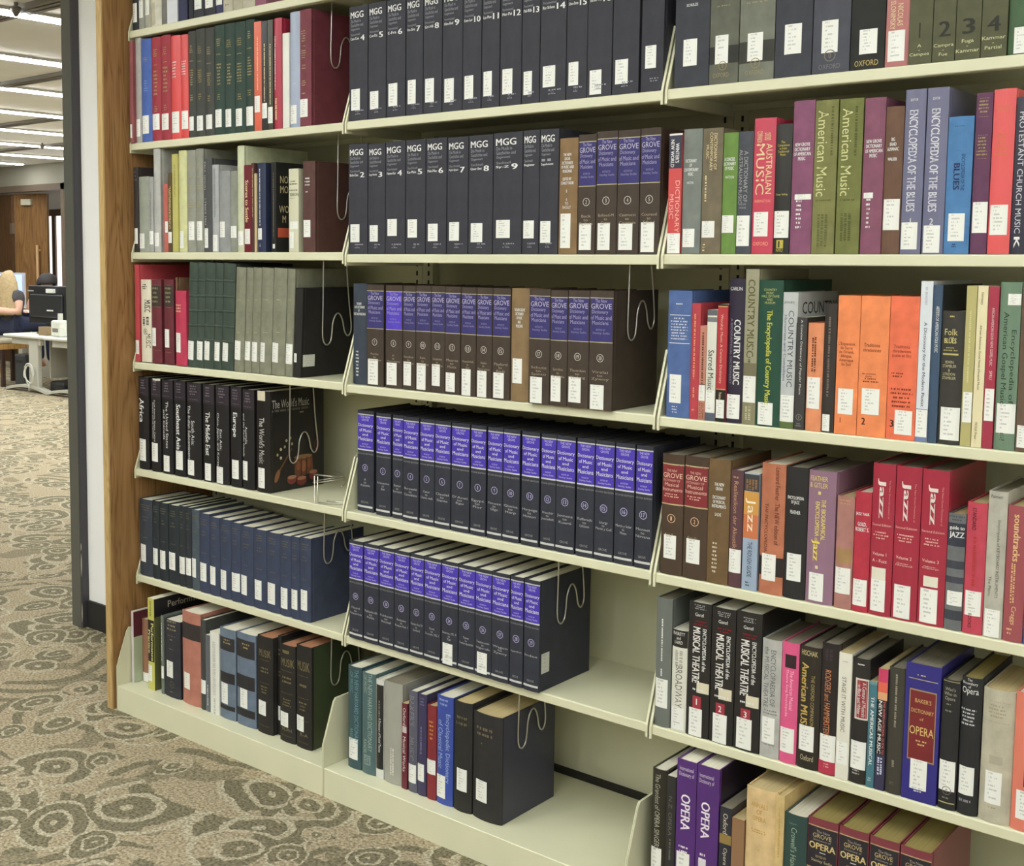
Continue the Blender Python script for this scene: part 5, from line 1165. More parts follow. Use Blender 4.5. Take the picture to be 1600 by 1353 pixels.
row(2, 2, 1300, 120, 4.51, [
 (12, 180, 165, (116, 122, 58), 'olive jacketed volume with large pale vertical title, second of two', [V('American Music', 225, 840, (206, 206, 150), .15, .6), vb(205, 560, 1, (80, 84, 40), .68, .82), bar(865, 890, 1, (80, 84, 40), .1, .85), vb(960, 1160, 3, (86, 90, 46), .2, .7)], {'kind': 'w'}),
 (188, 336, 158, (136, 72, 98), 'mauve library binding beside the olive pair and a brown book', [t('NEW GROVE\nDICTIONARY\nOF AMERICAN\nMUSIC', 445, 572, WHITE, .1, .92, True), s(818, 858, .1, .58), bar(862, 1085, 7, WHITE, .25, .5)], {}),
 (339, 467, 218, (110, 76, 56), 'chocolate brown book with white capitals', [t('BIG\nBAND\nALMANAC', 432, 525, WHITE, .15, .8, True), t('WALKER', 572, 594, WHITE, .2, .72, True), s(865, 1082, .06, .95)], {}),
 (470, 615, 100, (108, 108, 142), 'lavender-grey volume lettered in bold white, numbered one', [t('EDITOR', 158, 176, WHITE, .28, .65), V('ENCYCLOPEDIA OF THE BLUES', 238, 952, (214, 214, 222), .25, .68, True), t('1', 1000, 1032, WHITE, .46, .56), s(1028, 1218, .05, .85)], {'kind': 'g'}),
 (622, 774, 88, (108, 108, 142), 'lavender-grey volume lettered in bold white, numbered two', [t('EDITOR', 148, 166, WHITE, .28, .62), V('ENCYCLOPEDIA OF THE BLUES', 228, 954, (214, 214, 222), .25, .66, True), t('2', 1000, 1045, WHITE, .36, .54), s(1050, 1242, .08, .86)], {'kind': 'g'}),
 (777, 956, 290, (64, 124, 184), 'sky blue book with dark boxed vertical title', [V('ENCYCLOPEDIA OF THE', 550, 805, (34, 54, 96), .6, .74), V('BLUES', 612, 800, (34, 46, 90), .3, .55, True), vb(525, 526, 1, (34, 54, 96)), bar(350, 358, 1, (34, 54, 96), .25, .7), s(965, 1160, .17, .82), bar(1180, 1212, 2, (34, 46, 90), .35, .55)], {}),
 (965, 1082, 122, (102, 52, 88), 'plum volume with fine gilt rules between sky blue and red books', [bar(155, 162, 1, GOLD, .1, .9), bar(172, 270, 4, GOLD, .15, .8), bar(285, 290, 1, GOLD, .1, .9), bar(415, 420, 1, GOLD, .1, .9), bar(430, 570, 6, GOLD, .15, .8), bar(578, 583, 1, GOLD, .1, .9), s(885, 1103, .08, .98)], {}),
 (1085, 1243, 97, (244, 82, 84), 'vivid coral red volume beside the plum one', [bar(148, 152, 1, (206, 120, 80), .1, .85), bar(205, 260, 3, (206, 120, 80), .1, .85), bar(400, 570, 8, (206, 120, 80), .12, .8), s(905, 1117, .08, .88)], {'kind': 'g'}),
 (1246, 1390, 150, (50, 48, 66), 'midnight blue book with white vertical capitals at the row end', [V('PROTESTANT CHURCH MUSIC', 250, 1105, (206, 206, 214), .2, .5), V('K', 1130, 1210, WHITE, .2, .5, True)], {'kind': 'g'}),
], group=G('fifth', 'end'))
row(2, 3, 1030, 410, 4.6655, [
 (42, 212, 205, (70, 100, 162), 'denim blue volume with white rules at the bracket', [bar(300, 318, 1, WHITE, .25, .75), p(383, 388, WHITE, .08, .95), bar(405, 575, 8, (200, 205, 220), .12, .88), p(588, 593, WHITE, .08, .95), s(820, 1027, .14, .66), bar(1050, 1110, 3, (200, 205, 220), .25, .55)], {}),
 (215, 280, 298, (196, 54, 66), 'thin raspberry book with gilt vertical lettering beside the denim blue volume', [vb(355, 850, 1, (226, 150, 110), .3, .6), vb(910, 985, 1, (226, 150, 110), .35, .6), bar(1070, 1095, 1, (226, 150, 110), .3, .6)], {}),
 (282, 330, 462, (202, 128, 104), 'short salmon patterned booklet', [vb(490, 890, 1, (110, 60, 50), .3, .7), p(888, 893, (70, 50, 46)), s(895, 1010, .0, .98), vb(1020, 1140, 3, (140, 84, 66), .1, .9)], {'kind': 'p'}),
 (331, 402, 345, (218, 216, 200), 'cream booklet with black script title and grey cap', [p(344, 388, (96, 98, 104)), p(400, 435, (120, 122, 124)), V('Sacred Music', 640, 930, (40, 40, 40), .2, .8), s(935, 1095, .02, .95), p(1098, 1160, (84, 92, 112))], {'kind': 'p'}),
 (406, 478, 305, (196, 46, 56), 'thin book, red over black with gold line', [p(305, 318, (34, 30, 30)), p(319, 326, (206, 170, 90)), V('Worship Music: A Concise Dictionary', 380, 885, (236, 190, 170), .25, .6), p(924, 930, (206, 170, 90)), p(931, 1200, (34, 32, 30)), V('Poultney', 950, 1000, CREAM, .25, .6), s(1003, 1137, .06, .9)], {'kind': 'p'}),
 (481, 593, 118, (46, 38, 60), 'tall dark violet book with bold white vertical title', [t('CARLIN', 180, 206, WHITE, .08, .86), V('COUNTRY MUSIC', 418, 892, WHITE, .42, .82, True), V('A BIOGRAPHICAL DICTIONARY', 410, 890, (140, 135, 150), .16, .32), s(965, 1142, .02, .88)], {'kind': 'g'}),
 (595, 692, 50, (158, 154, 124), 'tallest grey-beige book with ornate olive vertical letters', [V('COUNTRY MUSIC', 125, 690, (100, 96, 58), .25, .78, True), vb(690, 735, 1, (100, 96, 58)), p(735, 830, (120, 112, 84)), s(830, 1022, .05, .97), p(1025, 1190, (140, 134, 100)), vb(1050, 1150, 2, (190, 184, 150), .25, .75)], {'kind': 'g', 'depth': .24}),
 (694, 868, 130, (34, 78, 60), 'bottle green book with yellow vertical title and small heading', [t('COUNTRY\nMUSIC\nHALL OF FAME\nAND\nMUSEUM', 192, 305, (186, 190, 120), .12, .86), V('The Encyclopedia of Country Music', 348, 1040, (196, 200, 84), .32, .62, True), s(1025, 1187, .1, .74)], {'kind': 'g', 'depth': .24}),
 (869, 977, 218, (190, 194, 194), 'silver book with grey vertical title and green foot', [t('JONES', 285, 305, (110, 110, 112), .08, .8), V('COUNTRY MUSIC', 352, 910, (84, 88, 96), .45, .8), V('Humorists and Comedians', 385, 868, (90, 110, 140), .14, .36), s(970, 1162, .03, .95), p(1165, 1225, (96, 116, 62)), rt('COUNTRY', .12, .98, .84, .93, (40, 38, 38)), rp(.0, 1, .76, .78, (60, 58, 56)), rp(.0, .99, .0, .76, (70, 68, 64))], {'kind': 'g'}),
 (979, 1052, 400, (62, 60, 58), 'charcoal paperback with white vertical lettering and round emblem', [V('A Concise Dictionary of Popular Music', 420, 965, WHITE, .35, .62), ring(1130, (140, 138, 130), 'o', .006), bar(1175, 1205, 2, (140, 138, 130), .2, .75)], {'kind': 'p'}),
 (1056, 1172, 440, (238, 138, 88), 'peach orange short book with dark vertical lettering', [vb(540, 800, 2, (90, 50, 40), .3, .62), s(838, 1068, .06, .88)], {}),
 (1175, 1264, 300, (54, 48, 46), 'brown-black book with small label between orange books', [vb(370, 980, 1, (120, 110, 100), .35, .6), s(1110, 1232, .08, .72)], {'kind': 'g'}),
], group=G('fourth', 'end'))
OR = (250, 132, 70)
row(2, 3, 1300, 410, 4.3633, [
 (10, 162, 225, OR, 'bright orange volume numbered one', [t("L'Expansion\ndu Sacre\nde Orient,\nAfrique,\nAmerique\ndu Sud", 545, 705, (130, 66, 40), .08, .82), s(862, 1037, .14, .82), t('1', 1062, 1096, (60, 40, 36), .24, .32, True)], {'bulge': .0015}),
 (164, 361, 228, OR, 'bright orange volume numbered two', [t('Traditions\nchretiennes', 553, 612, (130, 66, 40), .12, .75), t('des premiers\nsiecles', 755, 785, (130, 66, 40), .12, .6), bar(792, 830, 2, (130, 66, 40), .12, .75), s(863, 1040, .14, .76), t('2', 1065, 1112, (60, 40, 36), .16, .3, True)], {'bulge': .0015}),
 (363, 560, 230, (248, 106, 64), 'red-orange volume numbered three', [t('Traditions\nchretiennes\n(suite et fin)', 565, 655, (140, 60, 40), .12, .78), bar(755, 795, 2, (140, 60, 40), .1, .6), bar(860, 1005, 5, (140, 60, 40), .12, .88), s(1010, 1175, .3, .9), t('3', 1080, 1128, (60, 40, 36), .13, .27, True)], {'bulge': .0015}),
 (562, 644, 128, (214, 220, 228), 'tall white and pale blue paperback with dark vertical title', [V('A Dictionary for the Modern Flutist', 408, 985, (54, 54, 84), .32, .66), p(1000, 1225, (110, 126, 176)), s(1005, 1192, .02, .98), vb(165, 290, 1, (190, 190, 200), .35, .65)], {'kind': 'p'}),
 (646, 708, 155, (58, 82, 112), 'steel blue book with white vertical capitals and dark cover', [V('ARTISTS OF AMERICAN FOLK MUSIC', 300, 615, WHITE, .4, .75), rp(.03, 1, .0, 1, (38, 42, 50))], {'kind': 'g', 'depth': .23}),
 (710, 868, 330, (54, 52, 46), 'black-brown short book with gilt lettering', [bar(365, 385, 1, (206, 196, 120), .35, .55), t('Folk', 455, 498, (196, 186, 130), .15, .72), t('and', 505, 520, (196, 186, 130), .38, .55), t('BLUES', 518, 553, (206, 196, 130), .14, .68, True), bar(580, 615, 2, (170, 160, 100), .1, .76), p(622, 634, (190, 176, 96), .1, .78), t('IRWIN\nSTAMBLER\n&\nLYNDON\nSTAMBLER', 672, 800, (190, 182, 140), .12, .72), s(990, 1214, .12, .95)], {}),
 (870, 942, 160, (186, 176, 106), 'khaki yellow paperback with tall white label', [vb(310, 820, 1, (206, 200, 150), .35, .6), s(885, 1092, .12, .99)], {'kind': 'p'}),
 (945, 1016, 160, (232, 218, 170), 'buttery cream paperback with dark vertical lettering', [V('Dictionary', 205, 290, (90, 80, 60), .3, .6), V('African American Good News (Gospel) Music', 430, 870, (80, 72, 56), .3, .58), V('WOLK Press', 1090, 1205, (90, 80, 60), .3, .55)], {'kind': 'p'}),
 (1018, 1090, 165, (176, 46, 70), 'claret thin book with white vertical lettering', [V('AFRICAN-AMERICAN GOOD NEWS GOSPEL MUSIC', 310, 705, (226, 200, 200), .4, .65), V('SPRU', 740, 800, (226, 200, 200), .4, .7), s(862, 1082, .1, .98)], {'kind': 'p'}),
 (1093, 1238, 135, (108, 138, 112), 'sage green book with black vertical title', [s(215, 292, .4, .99), V('Encyclopedia of', 460, 965, (44, 64, 50), .58, .86), V('American Gospel Music', 340, 970, (44, 64, 50), .16, .5), s(965, 1167, .1, .98), bar(1165, 1225, 4, (34, 44, 36), .3, .55)], {'kind': 'g'}),
 (1241, 1360, 140, (104, 78, 60), 'brown book with pale label at the end of the row', [s(1115, 1267, .1, .7)], {}),
], group=G('fourth', 'end'))
IR = (76, 58, 44)
def ngi(n, a, st, pc=(142, 40, 48)):
    return [p(.915, .59, pc, .03, .97), p(.922, .912, (190, 170, 120)), p(.592, .582, (190, 170, 120)), t('THE NEW', .855, .875, (226, 180, 160), .25, .72), t('GROVE', .805, .845, (230, 200, 180), .06, .94), t('DICTIONARY OF', .775, .793, (226, 180, 160), .08, .85), t('Musical', .735, .765, (226, 190, 170), .15, .8), t('Instruments', .695, .725, (226, 190, 170), .05, .95), bar(.635, .675, 2, (226, 180, 160), .12, .8), ring(.47, (206, 170, 140), n, .0095), t(a, .325, .345, (190, 170, 140), .2, .6), s(st[0], st[1], .16, .74)]
row(2, 4, 1020, 680, 4.51, [
 (45, 197, 125, IR, 'brown volume with red title panel numbered one', ngi('1', 'A to F', (705, 872)), {'kind': 'g', 'pages': 'd'}),
 (201, 368, 140, IR, 'brown volume with red title panel numbered two', ngi('2', 'G to O', (735, 907)), {'kind': 'g', 'pages': 'd'}),
 (371, 522, 160, (112, 84, 48), 'tan-brown library binding with white typed column', [t('THE NEW\nGROVE\n\nDICTIONARY\nOF MUSICAL\nINSTRUMENTS', 335, 512, WHITE, .2, .85, True), t('SADIE', 548, 570, WHITE, .35, .65), bar(758, 985, 8, (214, 204, 180), .25, .52)], {'bulge': .003, 'pages': 'd'}),
 (525, 614, 240, (94, 58, 66), 'plum-brown book with tan vertical lettering', [bar(290, 318, 1, (190, 150, 110), .1, .8), V('Reallexikon der Akustik', 325, 800, (186, 146, 116), .3, .65), s(805, 970, .0, .97)], {'kind': 'g'}),
 (622, 728, 260, (150, 170, 196), 'paperback in photo, orange and pale blue blocks', [p(275, 395, (60, 62, 66)), vb(310, 385, 4, (150, 110, 70), .1, .9), p(398, 560, (216, 150, 60)), p(560, 728, (214, 112, 64)), V('Jazz', 445, 680, (240, 226, 200), .12, .8), V('THE ROUGH GUIDE', 752, 1000, (44, 54, 74), .35, .65), bar(1035, 1075, 2, (44, 50, 60), .25, .55)], {'kind': 'p'}),
 (738, 906, 190, (192, 108, 74), 'faded orange-brown jacketed book with black band behind its label', [V('Leonard Feather  The NEW edition of', 225, 770, (100, 50, 40), .62, .8), V('THE ENCYCLOPEDIA', 485, 830, (90, 44, 36), .2, .34), p(860, 995, (44, 38, 34)), s(840, 1027, .12, .72)], {'kind': 'w'}),
 (909, 1062, 215, (38, 36, 36), 'plain black library binding with white capitals', [t('ENCYCLOPEDIA\nOF JAZZ', 430, 490, WHITE, .1, .85, True), t('FEATHER', 530, 555, WHITE, .25, .72, True), s(835, 1028, .16, .82)], {'pages': 'd'}),
 (1066, 1258, 240, (146, 106, 130), 'dusty mauve book with yellow vertical title', [t('FEATHER\n& GITLER', 290, 372, (226, 206, 120), .06, .72), p(397, 420, (226, 206, 120), .38, .48), V('THE BIOGRAPHICAL', 450, 740, (226, 206, 120), .52, .68, True), V('ENCYCLOPEDIA of', 470, 755, (226, 206, 120), .3, .46, True), V('Jazz', 740, 890, (236, 216, 100), .18, .5, True), p(922, 945, (226, 206, 160), .36, .46), s(975, 1172, .14, .68)], {'kind': 'g', 'pages': 'd'}),
], group=G('third', 'end'))
CR = (178, 36, 60)
def jz(n, rng, a, b, yv, st, extra=()):
    return [V('Jazz', a, b, (226, 214, 208), .25, .62, True), V('The New Grove Dictionary of', a + 8, b, (226, 150, 150), .74, .82), t('Second Edition', b + 35, b + 50, (232, 180, 170), .05, .9), bar(b + 85, b + 140, 3, (232, 180, 170), .12, .8), t('Volume %s' % n, yv, yv + 20, (236, 200, 190), .12, .75), t(rng, yv + 42, yv + 62, (236, 200, 190), .12, .78), s(st[0], st[1], .1, .76)] + list(extra)
row(2, 4, 1300, 680, 3.98, [
 (5, 113, 372, (178, 118, 108), 'dusty pink-brown book with gilt block', [bar(400, 440, 2, (190, 150, 110), .1, .9), p(705, 800, (168, 128, 78), .12, .92), s(825, 987, .04, .92)], {'kind': 'w', 'pages': 'y'}),
 (116, 216, 345, (196, 38, 60), 'short scarlet book with white capitals beside the large crimson set', [t('JAZZ TALK', 480, 502, WHITE, .08, .92, True), t('GOLD,\nROBERT S.', 540, 598, WHITE, .08, .92, True), s(898, 1062, .05, .92)], {}),
 (218, 357, 168, CR, 'large crimson volume lettered Jazz, numbered one', jz('1', 'A - Fuzz', 268, 515, 730, (900, 1098), [('p', 825, 900, .1, .75, (226, 222, 200))]), {'kind': 'g', 'pages': 'd'}),
 (360, 518, 185, CR, 'large crimson volume lettered Jazz, numbered two', jz('2', 'Gabler -\nNiewood', 288, 535, 755, (935, 1142)), {'kind': 'g', 'pages': 'd'}),
 (521, 688, 205, CR, 'large crimson volume lettered Jazz, numbered three', jz('3', 'Nightclubs -\nZwingenberger', 308, 558, 775, (958, 1172), [('p', 880, 945, .2, .75, (226, 222, 200))]), {'kind': 'g', 'pages': 'd', 'depth': .22}),
 (690, 800, 480, (106, 108, 110), 'short marbled grey book lettered guide to jazz', [bar(500, 540, 2, (70, 74, 84), .05, .95), p(545, 690, (52, 56, 70)), t('guide to', 562, 592, WHITE, .1, .95, True), t('JAZZ', 600, 645, WHITE, .1, .95, True), p(780, 830, (60, 64, 74)), p(880, 920, (64, 66, 76)), s(970, 1060, .12, .97), p(1090, 1150, (60, 62, 72))], {'kind': 'w', 'pages': 'y'}),
 (803, 928, 410, (206, 58, 78), 'watermelon red book with black vertical lettering', [V('STANDARD', 450, 590, (70, 20, 30), .3, .5), vb(620, 940, 1, (180, 60, 60), .35, .6), s(970, 1124, .1, .9), V('BOOKS', 1110, 1200, (70, 20, 30), .3, .48)], {'pages': 'y'}),
 (930, 1050, 340, (182, 178, 162), 'stone grey jacketed book with dark vertical lettering', [t('Palmieri', 370, 390, (90, 90, 84), .15, .75), V('Encyclopedia of KEYBOARD INSTRUMENTS', 525, 1010, (100, 100, 92), .52, .72), V('The Piano', 880, 1005, (100, 100, 92), .2, .36), s(1085, 1257, .08, .88)], {'kind': 'w', 'pages': 'd'}),
 (1053, 1178, 430, (168, 74, 80), 'rosewood red book with cream vertical lettering', [V('soundtracks', 490, 785, (226, 190, 140), .35, .7, True), vb(785, 1045, 2, (220, 180, 130), .3, .55), V('Craggs', 1065, 1180, (226, 190, 140), .35, .65), bar(1205, 1255, 2, (226, 190, 140), .2, .5)], {'kind': 'g', 'pages': 'y'}),
 (1180, 1300, 470, (40, 84, 168), 'cobalt blue book at the end of the row', [s(1040, 1220, .1, .8)], {}),
], group=G('third', 'end'))
def mth(n, y):
    o = y
    return [bar(188 + o, 225 + o, 3, (170, 170, 170), .25, .8), t('Gänzl'.replace('ä', 'a'), 243 + o, 265 + o, WHITE, .3, .68), bar(295 + o, 335 + o, 2, (130, 30, 40), .25, .85), V('MUSICAL THEATRE', 338 + o, 710 + o, (232, 228, 222), .22, .56, True), V('ENCYCLOPEDIA of the', 342 + o, 625 + o, WHITE, .66, .82, True), bar(745 + o, 772 + o, 1, WHITE, .12, .9), p(795 + o, 885 + o, (176, 42, 62), .28, .66), t(n, 812 + o, 852 + o, WHITE, .4, .53, True)]
row(2, 5, 1010, 900, 4.229, [
 (45, 147, 135, (106, 112, 106), 'pewter grey book at the bracket with torn label', [vb(265, 570, 1, WHITE, .38, .52), vb(610, 660, 1, WHITE, .38, .52), s(680, 870, .05, .85)], {'kind': 'g', 'pages': 'd'}),
 (153, 252, 345, (222, 220, 204), 'white book with black cap, sketchy grey vertical title', [p(343, 470, (38, 36, 34)), t('EVERETT\nand\nLAIRD', 370, 448, WHITE, .08, .85), V('BROADWAY', 590, 870, (110, 108, 100), .3, .75), vb(490, 600, 2, (170, 168, 156), .2, .8), s(870, 1015, .05, .9)], {'kind': 'g'}),
 (258, 404, 160, (36, 34, 34), 'black volume with red square numbered one', mth('1', 0) + [s(877, 1078, .12, .72), p(700, 770, (222, 212, 180), .45, .98)], {'kind': 'g', 'bulge': .003}),
 (408, 564, 195, (36, 34, 34), 'black volume with red square numbered two', mth('2', 48) + [s(915, 1107, .16, .76), p(742, 816, (222, 212, 180), .38, .92)], {'kind': 'g', 'bulge': .003}),
 (568, 736, 220, (36, 34, 34), 'black volume with red square numbered three', mth('3', 85) + [s(945, 1147, .12, .73), p(787, 862, (222, 212, 180), .47, .96)], {'kind': 'g', 'bulge': .003}),
 (740, 867, 405, (178, 178, 172), 'battered silver jacketed book with grey vertical title', [V('ENCYCLOPAEDIA OF\nthe MUSICAL THEATRE', 470, 870, (110, 110, 112), .15, .75), bar(885, 925, 2, (130, 130, 130), .15, .9), s(935, 1107, .12, .78), bar(1110, 1135, 1, (140, 140, 140), .1, .85)], {'kind': 'w', 'pages': 'd'}),
 (869, 981, 425, (234, 76, 134), 'hot pink book with dark square near its head', [p(517, 605, (54, 30, 40), .22, .86), V('The American Musical', 620, 880, (250, 190, 214), .55, .75), V('Theatre Song Encyclopedia', 615, 930, (250, 190, 214), .28, .48), s(1005, 1168, .04, .88)], {'kind': 'g', 'pages': 'd'}),
 (984, 1126, 450, (44, 38, 32), 'black-brown companion volume with large gold vertical letters', [t('HISCHAK', 490, 525, (206, 190, 140), .1, .85), V('American MUS', 575, 985, (196, 166, 90), .14, .48, True), V('THE OXFORD COMPANION', 650, 990, (170, 150, 100), .6, .76), s(990, 1158, .1, .8), t('Oxford', 1185, 1222, (190, 180, 150), .2, .8)], {'kind': 'g', 'pages': 'd'}),
 (1128, 1244, 430, (40, 32, 34), 'black book with copper vertical title and red foot', [vb(480, 555, 2, (70, 60, 66), .2, .7), V('RODGERS and HAMMERSTEIN', 620, 1060, (196, 130, 90), .25, .6), s(1050, 1226, .06, .95), p(1222, 1310, (196, 42, 70)), bar(1240, 1275, 2, (240, 180, 190), .35, .65)], {'kind': 'g', 'pages': 'd'}),
], group=G('second', 'end'))
row(2, 5, 1300, 940, 3.76, [
 (15, 92, 290, (226, 222, 206), 'ivory paperback with grey italic vertical title', [V('STAGE IT WITH MUSIC', 440, 765, (110, 106, 96), .3, .62), bar(345, 362, 1, (190, 186, 170), .15, .85), s(825, 955, .1, .9)], {'kind': 'p', 'pages': 'y'}),
 (94, 194, 320, (40, 38, 38), 'black book with red framed panel', [bar(362, 378, 1, WHITE, .2, .8), p(448, 690, (216, 206, 196), .22, .98), p(458, 680, (160, 38, 48), .3, .92), V('A Century of Musicals\nin Black and White', 470, 672, WHITE, .36, .84), s(820, 985, .06, .95), bar(990, 1025, 2, (190, 186, 180), .2, .65)], {'kind': 'g', 'pages': 'd'}),
 (196, 243, 460, (58, 118, 134), 'thin teal paperback with white italic vertical capitals', [p(458, 485, (100, 140, 150)), V('THE AMERICAS MUSICAL', 555, 965, WHITE, .28, .7, True), bar(1035, 1060, 2, WHITE, .2, .7)], {'kind': 'p', 'pages': 'y'}),
 (246, 303, 385, (52, 48, 84), 'slim paperback, sunset colours above and navy below', [p(388, 470, (216, 50, 96)), p(470, 530, (236, 92, 70)), p(530, 575, (226, 160, 110)), p(576, 900, (32, 28, 34)), V('NEW AGE MUSIC', 580, 895, WHITE, .15, .52, True), V('THE INTERNATIONAL GUIDE TO', 580, 895, (226, 120, 120), .62, .84), vb(910, 1020, 2, (200, 205, 225), .2, .8)], {'kind': 'p', 'pages': 'y'}),
 (305, 400, 375, (62, 58, 50), 'plain dark khaki book without label', [vb(405, 735, 1, (150, 145, 130), .42, .6), vb(930, 970, 1, (150, 145, 130), .38, .6), bar(1060, 1080, 2, (120, 116, 100), .3, .6)], {'kind': 'g', 'pages': 'd'}),
 (403, 608, 345, (42, 38, 134), 'broad ultramarine book with dark red panel', [bar(428, 442, 1, (190, 180, 150), .3, .6), p(455, 459, (190, 170, 110), .08, .92), p(518, 938, (170, 140, 90), .13, .9), p(526, 930, (128, 32, 38), .155, .875), t("BAKER'S", 570, 595, (206, 170, 110), .3, .76), t('DICTIONARY', 632, 655, (206, 170, 110), .2, .84), t('of', 680, 697, (206, 170, 110), .45, .56), t('OPERA', 735, 785, (216, 186, 120), .17, .86), bar(815, 855, 2, (206, 170, 110), .35, .68), s(930, 1107, .24, .72), bar(1095, 1130, 2, (190, 190, 200), .3, .66)], {'kind': 'g', 'pages': 'd', 'bulge': .001}),
 (615, 720, 445, (42, 40, 40), 'black book with gilt rule at its foot beside the ultramarine one', [p(462, 468, (150, 140, 100), .05, .95), t("Who's\nWho in\nOpera", 500, 582, (170, 166, 150), .12, .8), bar(598, 610, 1, (170, 166, 150), .2, .6), bar(635, 655, 1, (150, 146, 130), .1, .75), s(935, 1112, .02, .92), ring(1110, (110, 104, 90), 'o', .008), bar(1150, 1168, 1, (150, 146, 130), .15, .8), p(1180, 1186, (190, 180, 110), .05, .95)], {'kind': 'w', 'pages': 'd'}),
 (722, 844, 430, (38, 38, 40), 'black rounded book with white lettering Opera', [t('The\nBloomsbury\nof', 448, 505, WHITE, .06, .8), t('Opera', 500, 550, WHITE, .05, .85), bar(628, 735, 5, (206, 206, 206), .03, .8), s(970, 1137, .08, .82), bar(1165, 1200, 1, (150, 146, 150), .02, .85)], {'pages': 'o', 'bulge': .007}),
 (848, 1037, 495, (188, 180, 156), 'thick faded oatmeal volume with rounded spine', [bar(585, 590, 1, (150, 140, 110), .1, .9), bar(605, 690, 4, (160, 150, 124), .2, .75), bar(705, 710, 1, (150, 140, 110), .1, .9), p(905, 955, (176, 166, 142), .3, .72), s(1000, 1192, .2, .72), bar(1210, 1225, 1, (150, 140, 110), .35, .6)], {'kind': 'w', 'pages': 'y', 'bulge': .009}),
 (1040, 1240, 520, (234, 118, 94), 'coral jacketed volume with black title box at the row end', [p(700, 1095, (38, 36, 34), .35, .95), V('DICTIONARY OF OPERA', 720, 1080, (226, 200, 120), .45, .7), s(1120, 1290, .15, .75)], {'kind': 'g', 'bulge': .005}),
], group=G('second', 'end'))
# base shelf of the end bay: only the heads show
row(2, 6, 1000, 1140, 5.0, [
 (76, 188, 290, (44, 40, 32), 'black-brown tall book with silver script, at the bracket', [V('The Grandest of OPERA SINGERS', 345, 935, (170, 168, 150), .25, .62), s(925, 1180, .02, .78)], {'kind': 'g'}),
 (194, 266, 350, (46, 44, 44), 'charcoal paperback with grey vertical letters, half hidden by violet set', [V('N.Z. OPERA', 520, 830, (110, 108, 100), .25, .65), vb(850, 1020, 1, (110, 108, 100))], {'kind': 'p'}),
 (270, 424, 215, (84, 38, 122), 'violet volume lettered Opera, the one with a white label', [t('International\nDictionary of', 290, 375, (214, 200, 224), .12, .88), V('OPERA', 505, 790, (236, 226, 236), .25, .72, True), bar(915, 985, 2, (236, 226, 236), .15, .7), s(965, 1250, .08, .75)], {'kind': 'g', 'bulge': .001}),
 (428, 602, 262, (84, 38, 122), 'violet volume lettered Opera with dark illustrated cover', [t('International\nDictionary of', 350, 435, (214, 200, 224), .1, .78), V('OPERA', 570, 860, (236, 226, 236), .22, .62, True), bar(980, 1060, 2, (236, 226, 236), .12, .55), p(1020, 1200, (226, 220, 226), .15, .5), rp(.05, 1, 0, 1, (34, 24, 44))], {'kind': 'g', 'bulge': .001}),
 (612, 706, 592, (42, 42, 56), 'short black paperback with gold band', [V('Oxford', 655, 815, (214, 206, 180), .3, .7), p(820, 895, (150, 120, 60)), V('Opera', 925, 1060, (214, 206, 180), .3, .7)], {'kind': 'p', 'pages': 'd'}),
 (708, 806, 680, (150, 108, 72), 'short tan paperback beside the straw-coloured volume', [], {'kind': 'p', 'pages': 'y'}),
 (810, 1042, 430, (222, 186, 126), 'broad straw-coloured volume with faint gilt title', [t('ANNALS\nOF\nOPERA', 575, 720, (190, 150, 84), .18, .76), bar(785, 822, 2, (190, 150, 84), .2, .75), bar(940, 955, 1, (190, 150, 84), .35, .55)], {'kind': 'w', 'pages': 'y', 'bulge': .005}),
 (1044, 1112, 500, (218, 184, 116), 'narrow straw-coloured volume beside the broad one', [vb(600, 1000, 1, (196, 160, 90))], {'kind': 'w', 'pages': 'y'}),
 (1114, 1292, 640, (42, 72, 68), 'dark green book with pale vertical lettering', [V("Crowell's Handbook of Opera", 770, 1400, (150, 172, 150), .25, .6), bar(735, 760, 1, (90, 120, 110), .2, .65)], {'kind': 'g'}),
], ym=1065, ys=-.035, group=G('base', 'end'))
def nop(n, top):
    return [p(.94, .62, (40, 36, 46), .02, .98), p(.945, .937, (196, 160, 110)), p(.622, .612, (196, 160, 110)), t('The New', .895, .915, (170, 160, 150), .3, .75), t('GROVE', .855, .888, (200, 180, 130), .18, .8), t('Dictionary of', .828, .846, (170, 160, 150), .2, .78), t('OPERA', .768, .818, (214, 190, 130), .06, .94, True), p(.745, .75, WHITE, .42, .62), t('EDITED BY', .705, .722, (190, 170, 130), .3, .65), t('Stanley Sadie', .665, .692, (200, 180, 140), .15, .85)]
OM = (134, 52, 62)
row(2, 6, 1200, 1180, 4.0, [
 (240, 430, 300, OM, 'maroon and black volume beside the dark green book', nop('1', 300), {'kind': 'g', 'pages': 'o', 'bulge': .002}),
 (436, 624, 360, OM, 'maroon and black volume, second of four', nop('2', 360), {'kind': 'g', 'pages': 'o', 'bulge': .002}),
 (630, 818, 430, OM, 'maroon and black volume, third of four', nop('3', 430), {'kind': 'g', 'pages': 'o', 'bulge': .002}),
 (824, 1022, 520, OM, 'maroon and black volume at the row end with bare maroon cover', nop('4', 520), {'kind': 'g', 'pages': 'o', 'bulge': .002, 'depth': .235}),
], ym=690, ys=-.03, H=.262, group='maroon and black volumes')

